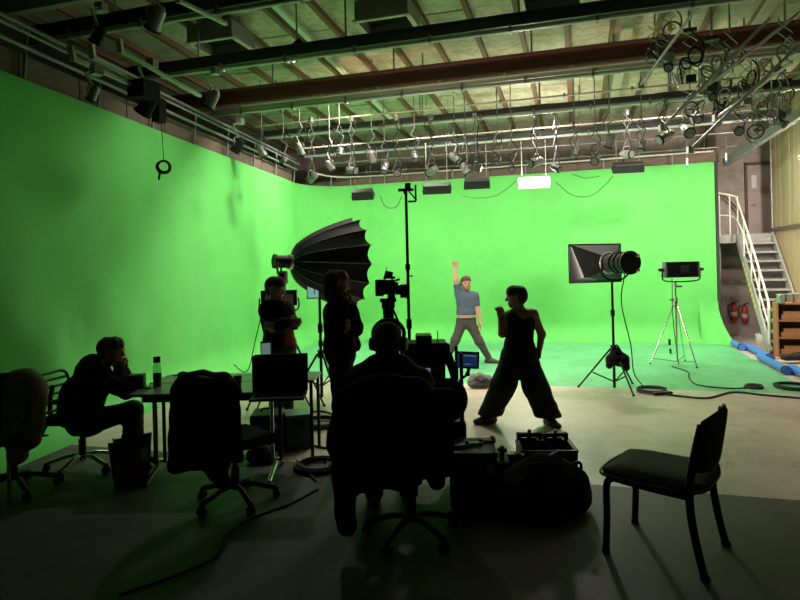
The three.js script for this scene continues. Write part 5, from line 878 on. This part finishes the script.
// ---------------------------------------------------------------- right side: stairs, shelf, extinguishers, pipes
{
  const t = thing('metal_staircase', 'grey steel staircase with pale handrails rising to the upper door', 'staircase', room(3.6, 0, 13.4), -TH), ox = 3.6, ob = 13.4;
  const L = (a, y, b) => V(a - ox, y, -(b - ob)), H = 2.23, b0 = 12.25, b1 = 14.35, aL = 3.3, aR = 3.93, n = 12;
  for (let k = 1; k < n; k++) { const y = H * k / n, b = b0 + (b1 - b0) * k / n; obj('tread', box(aR - aL, .035, .22, (aL + aR) / 2 - ox, y, -(b - ob)), M.stair, t); obj('riser', box(aR - aL, H / n - .035, .015, (aL + aR) / 2 - ox, y - H / n / 2, -(b + .1 - ob)), mat(.2, .19, .18, .8), t); }
  for (const a of [aL - .02, aR]) obj('stringer', bar(L(a, .02, b0 - .05), L(a, H - .02, b1), .04, .2), M.stair, t);
  obj('landing', [box(1.9, .06, 1.1, 3.85 - ox, H, -(14.93 - ob)), box(1.9, .16, .05, 3.85 - ox, H - .08, -(14.36 - ob))], M.stair, t);
  obj('landing_post', [rod(L(2.98, 0, 14.6), L(2.98, H, 14.6), .03)], M.stair, t);
  const R = (pts, r = .02) => obj('handrail', tube(pts, r, 6, pts.length * 8), M.railWhite, t);
  R([L(aL - .02, .1, b0 - .02), L(aL - .02, .85, b0 - .04), L(aL - .02, 1.0, b0 + .05), L(aL - .02, 2.9, b1 - .15), L(aL - .04, 3.06, b1), L(aL - .14, 3.1, b1), L(2.9, 3.16, b1)]); R([L(aL - .02, .5, b0), L(aL - .02, 2.5, b1 - .12), L(aL - .1, 2.64, b1), L(2.9, 2.68, b1)], .014);
  for (const k of [.02, .26, .5, .74, .96]) obj('baluster', rod(L(aL - .02, H * k + .02, b0 + (b1 - b0) * k), L(aL - .02, H * k + .92, b0 + (b1 - b0) * k), .014), M.railWhite, t);
  for (const a of [2.95, 3.15]) obj('baluster', rod(L(a, H, b1), L(a, 3.12, b1), .014), M.railWhite, t);
  const R2 = obj('rear_handrail', tube([L(2.9, 3.22, 15.3), L(3.2, 3.2, 15.3), L(3.45, 2.95, 15.3), L(3.6, 2.75, 15.3), L(3.72, 2.75, 15.3)], .02, 6, 30), M.brownBoard, t);
  for (let k = 0; k < 9; k++) { const s = .36 + k * .045; obj('hazard_stripe', bar(L(aL - .043, H * s - .03, b0 + (b1 - b0) * s), L(aL - .043, H * (s + .028) - .03, b0 + (b1 - b0) * (s + .028)), .006, .07), M.yellow, t); }
}
{ // batten lamp over the stairs, to the right of the picture
  const t = thing('batten_lamp', 'white fluorescent batten over the stairs beyond the right picture edge', 'lamp', room(3.72, 3.4, 11.2), -TH);
  obj('housing', rbox(.12, .07, 1.3, .015, 0, .04, 0), M.offWhite, t); obj('tube', rod([0, -.02, -.6], [0, -.02, .6], .02, .02, 10), glow(1, .96, .88, 2), t);
  for (const z of [-.5, .5]) obj('hanger', rod([0, .07, z], [0, ceilY(11.2) - 3.4, z], .008), M.galv, t);
  areaLight(t, .1, 1.2, LAMP.stair, V(0, -.05, 0), room(3.3, .6, 14.2), 0xfff4e6);
}
{
  const p = onLevel(794, 358), t = thing('wooden_shelf', 'low brown wooden shelf rack at the foot of the stairs', 'shelf', p, -.35), q = at(790, 303, -p.z).y;
  for (const x of [-.24, .3]) obj('side_board', box(.025, q, .32, x, q / 2, -.1), M.wood, t); for (let k = 0; k < 4; k++) obj('shelf_board', box(.54, .025, .32, .03, .05 + k * (q - .06) / 3, -.1), M.wood, t);
  for (let k = 0; k < 3; k++) { obj('plank_stack', [box(.44, .08, .22, .02 + .01 * k, .05 + .06 + k * (q - .06) / 3, -.06), box(.36, .06, .2, .03, .05 + .13 + k * (q - .06) / 3, -.06)], M.wood, t); }
  obj('back_board', box(.54, q, .015, .03, q / 2, -.25), M.brownBoard, t);
  for (let k = 0; k < 4; k++) { const c = p.clone().add(V(-.18 + k * .138, q + .0, -.04)), u = thing('paint_tin', 'silver paint tin on the wooden shelf, ' + ['first', 'second', 'third', 'fourth'][k] + ' from the left', 'tin', c); obj('can', lathe([[0, 0], [.065, 0], [.065, .15], [.06, .155], [0, .15]], 16), M.tin, u); obj('rim', ring(.064, .005, 0, .152, 0, Math.PI / 2), M.steel, u); }
  const b = onLevel(790, 362).add(V(.0, .018, .12)), u = thing('tool_bag', 'black bag lying on the plywood before the wooden shelf', 'bag', b); obj('bag', rbox(.4, .1, .16, .04, 0, .08, 0), M.black, u); obj('strap', tube([[-.12, .12, .05], [0, .17, .05], [.12, .12, .05]], .01, 5, 12), M.black, u);
  const y = thing('plywood_sheet', 'orange plywood sheet on the floor under the wooden shelf', 'board', onLevel(785, 356).setY(.0), -TH); obj('sheet', box(.62, .018, 1.1, .05, .009, -.15), M.ply, y);
}
{
  [[735, 312, 'left', 1], [745, 313.5, 'right', .85]].forEach(([px, py, w, s]) => {
    const p = at(px, py, 13.7), t = thing('fire_extinguisher', 'red fire extinguisher on the rear wall under the landing, ' + w + ' one', 'fire extinguisher', room(toRoom(p).a, p.y - .2, BACK_B - .11), -TH);
    obj('cylinder', lathe([[0, 0], [.07 * s, 0], [.075 * s, .02], [.075 * s, .28], [.05 * s, .35], [.02, .37], [0, .37]], 18), M.red, t); obj('valve', [box(.05, .04, .04, 0, .39, 0), bar([-.01, .42, 0], [.1, .44, 0], .02, .015)], M.black, t); obj('hose', tube([[-.03, .39, 0], [-.11, .36, .02], [-.12, .2, .03], [-.1, .08, .03]], .012, 6, 20), M.black, t); obj('label_sticker', lathe([[.0762 * s, .1], [.0762 * s, .2]], 18), M.offWhite, t); obj('wall_bracket', box(.05, .1, .05, 0, .2, -.08), M.greyPlastic, t);
  });
  const p = at(763, 337, 12.2), t = thing('floor_bucket', 'white tub with papers on the floor by the stair foot', 'tub', V(p.x, 0, p.z)); obj('tub', lathe([[0, 0], [.12, 0], [.14, .2], [.13, .2], [.11, .01]], 18), M.white, t); obj('papers', [box(.1, .14, .02, .02, .22, 0, 0, 0, .2), box(.08, .12, .02, -.05, .2, .03, 0, .3, -.1)], mat(.25, .22, .3, .8), t);
  const c = at(773, 344, 11.6), k = thing('traffic_cone', 'small orange cone standing at the stair foot', 'cone', V(c.x, 0, c.z)); obj('cone', lathe([[.0, .3], [.02, .3], [.075, .02], [.06, .02]], 18), mat(.6, .16, .07, .6), k); obj('base', box(.18, .02, .18, 0, .01, 0), mat(.5, .14, .06, .6), k);
}
{ // blue padded pipes along the right edge of the stage
  const ends = [[712, 342], [741, 358], [764, 366], [789, 377], [815, 390]];
  const q = ends.map(([x, y]) => toRoom(onLevel(x, y)));
  [[13.3, 12.62, 0], [12.9, 11.35, .13], [11.5, 10.1, 0], [10.4, 8.8, .13], [9.2, 7.8, 0]].forEach(([b0, b1, o], i) => {
    const t = thing('blue_pipe', 'blue padded pipe on the floor at the stage edge, ' + ['farthest', 'second farthest', 'third', 'fourth', 'nearest'][i], 'pipe', room(2.93 + o, 0, (b0 + b1) / 2), -TH, 'blue pipes along the right stage edge');
    const L = (b0 - b1) / 2; obj('pipe', rod([0, .065, -L], [0, .065, L], .06, .06, 14), M.blue, t); obj('band', rod([0, .065, L - .1], [0, .065, L - .02], .066, .066, 14), M.black, t); obj('end_cap', rod([0, .065, -L - .01], [0, .065, -L], .058), M.black, t);
  });
}

// ---------------------------------------------------------------- cables on the floor
{
  const run = (label, pts, r, m = M.rubber) => { const q = pts.map(([x, y]) => onLevel(x, y).add(V(0, r, 0))), t = thing('floor_cable', label, 'cable', q[0]); obj('cable', tube(q.map(v => v.clone().sub(q[0])), r, 5, pts.length * 10), m, t); return t; };
  run('black cable crossing the dark floor from the bottom edge to the table', [[120, 596], [180, 575], [215, 558], [228, 535], [250, 520], [290, 505], [318, 490]], .008, M.rubber);
  run('black cable running along the pale floor to the right edge', [[655, 394], [680, 397], [705, 399], [735, 393], [765, 396], [800, 399]], .012);
  run('thin cable curling on the green floor by the chrome stand', [[672, 367], [687, 372], [690, 380], [700, 386], [730, 389], [756, 388]], .009);
  run('cable looping on the floor around the tablet stand', [[300, 418], [318, 412], [334, 416], [328, 428], [306, 432], [312, 446], [332, 450]], .011);
  run('pale cable from the heap of cables under the table', [[297, 462], [312, 476], [326, 470], [322, 458], [304, 463], [316, 482]], .011, M.greyPlastic);
  const c = (label, px, py, R, n, m = M.rubber) => { const p = onLevel(px, py), t = thing('cable_coil', label, 'cable', p); obj('coil', coil(R, .012, n, 0, 0, 0, .008, px), m, t); return p; };
  c('flat black cable coil on the floor beside the softbox stand', 652, 392, .17, 4); c('flat black cable coil at the right edge of the green floor', 793, 388, .2, 4); c('small black cable coil left of the right edge coil', 754, 388, .1, 3); c('loose cable coil on the floor behind the table end', 320, 425, .2, 5); c('cable coil on the dark floor by the arched table foot', 318, 468, .18, 4);
  const p = onLevel(655, 393), t = thing('power_strip', 'flat black power strip lying by the softbox cable coil', 'power strip', p.add(V(.05, 0, .12)), .2); obj('strip', rbox(.26, .04, .06, .012, 0, .02, 0), M.black, t); for (let k = 0; k < 4; k++) obj('socket', rod([-.09 + k * .06, .039, 0], [-.09 + k * .06, .043, 0], .018), M.greyPlastic, t);
}
renderer.render(scene, camera);
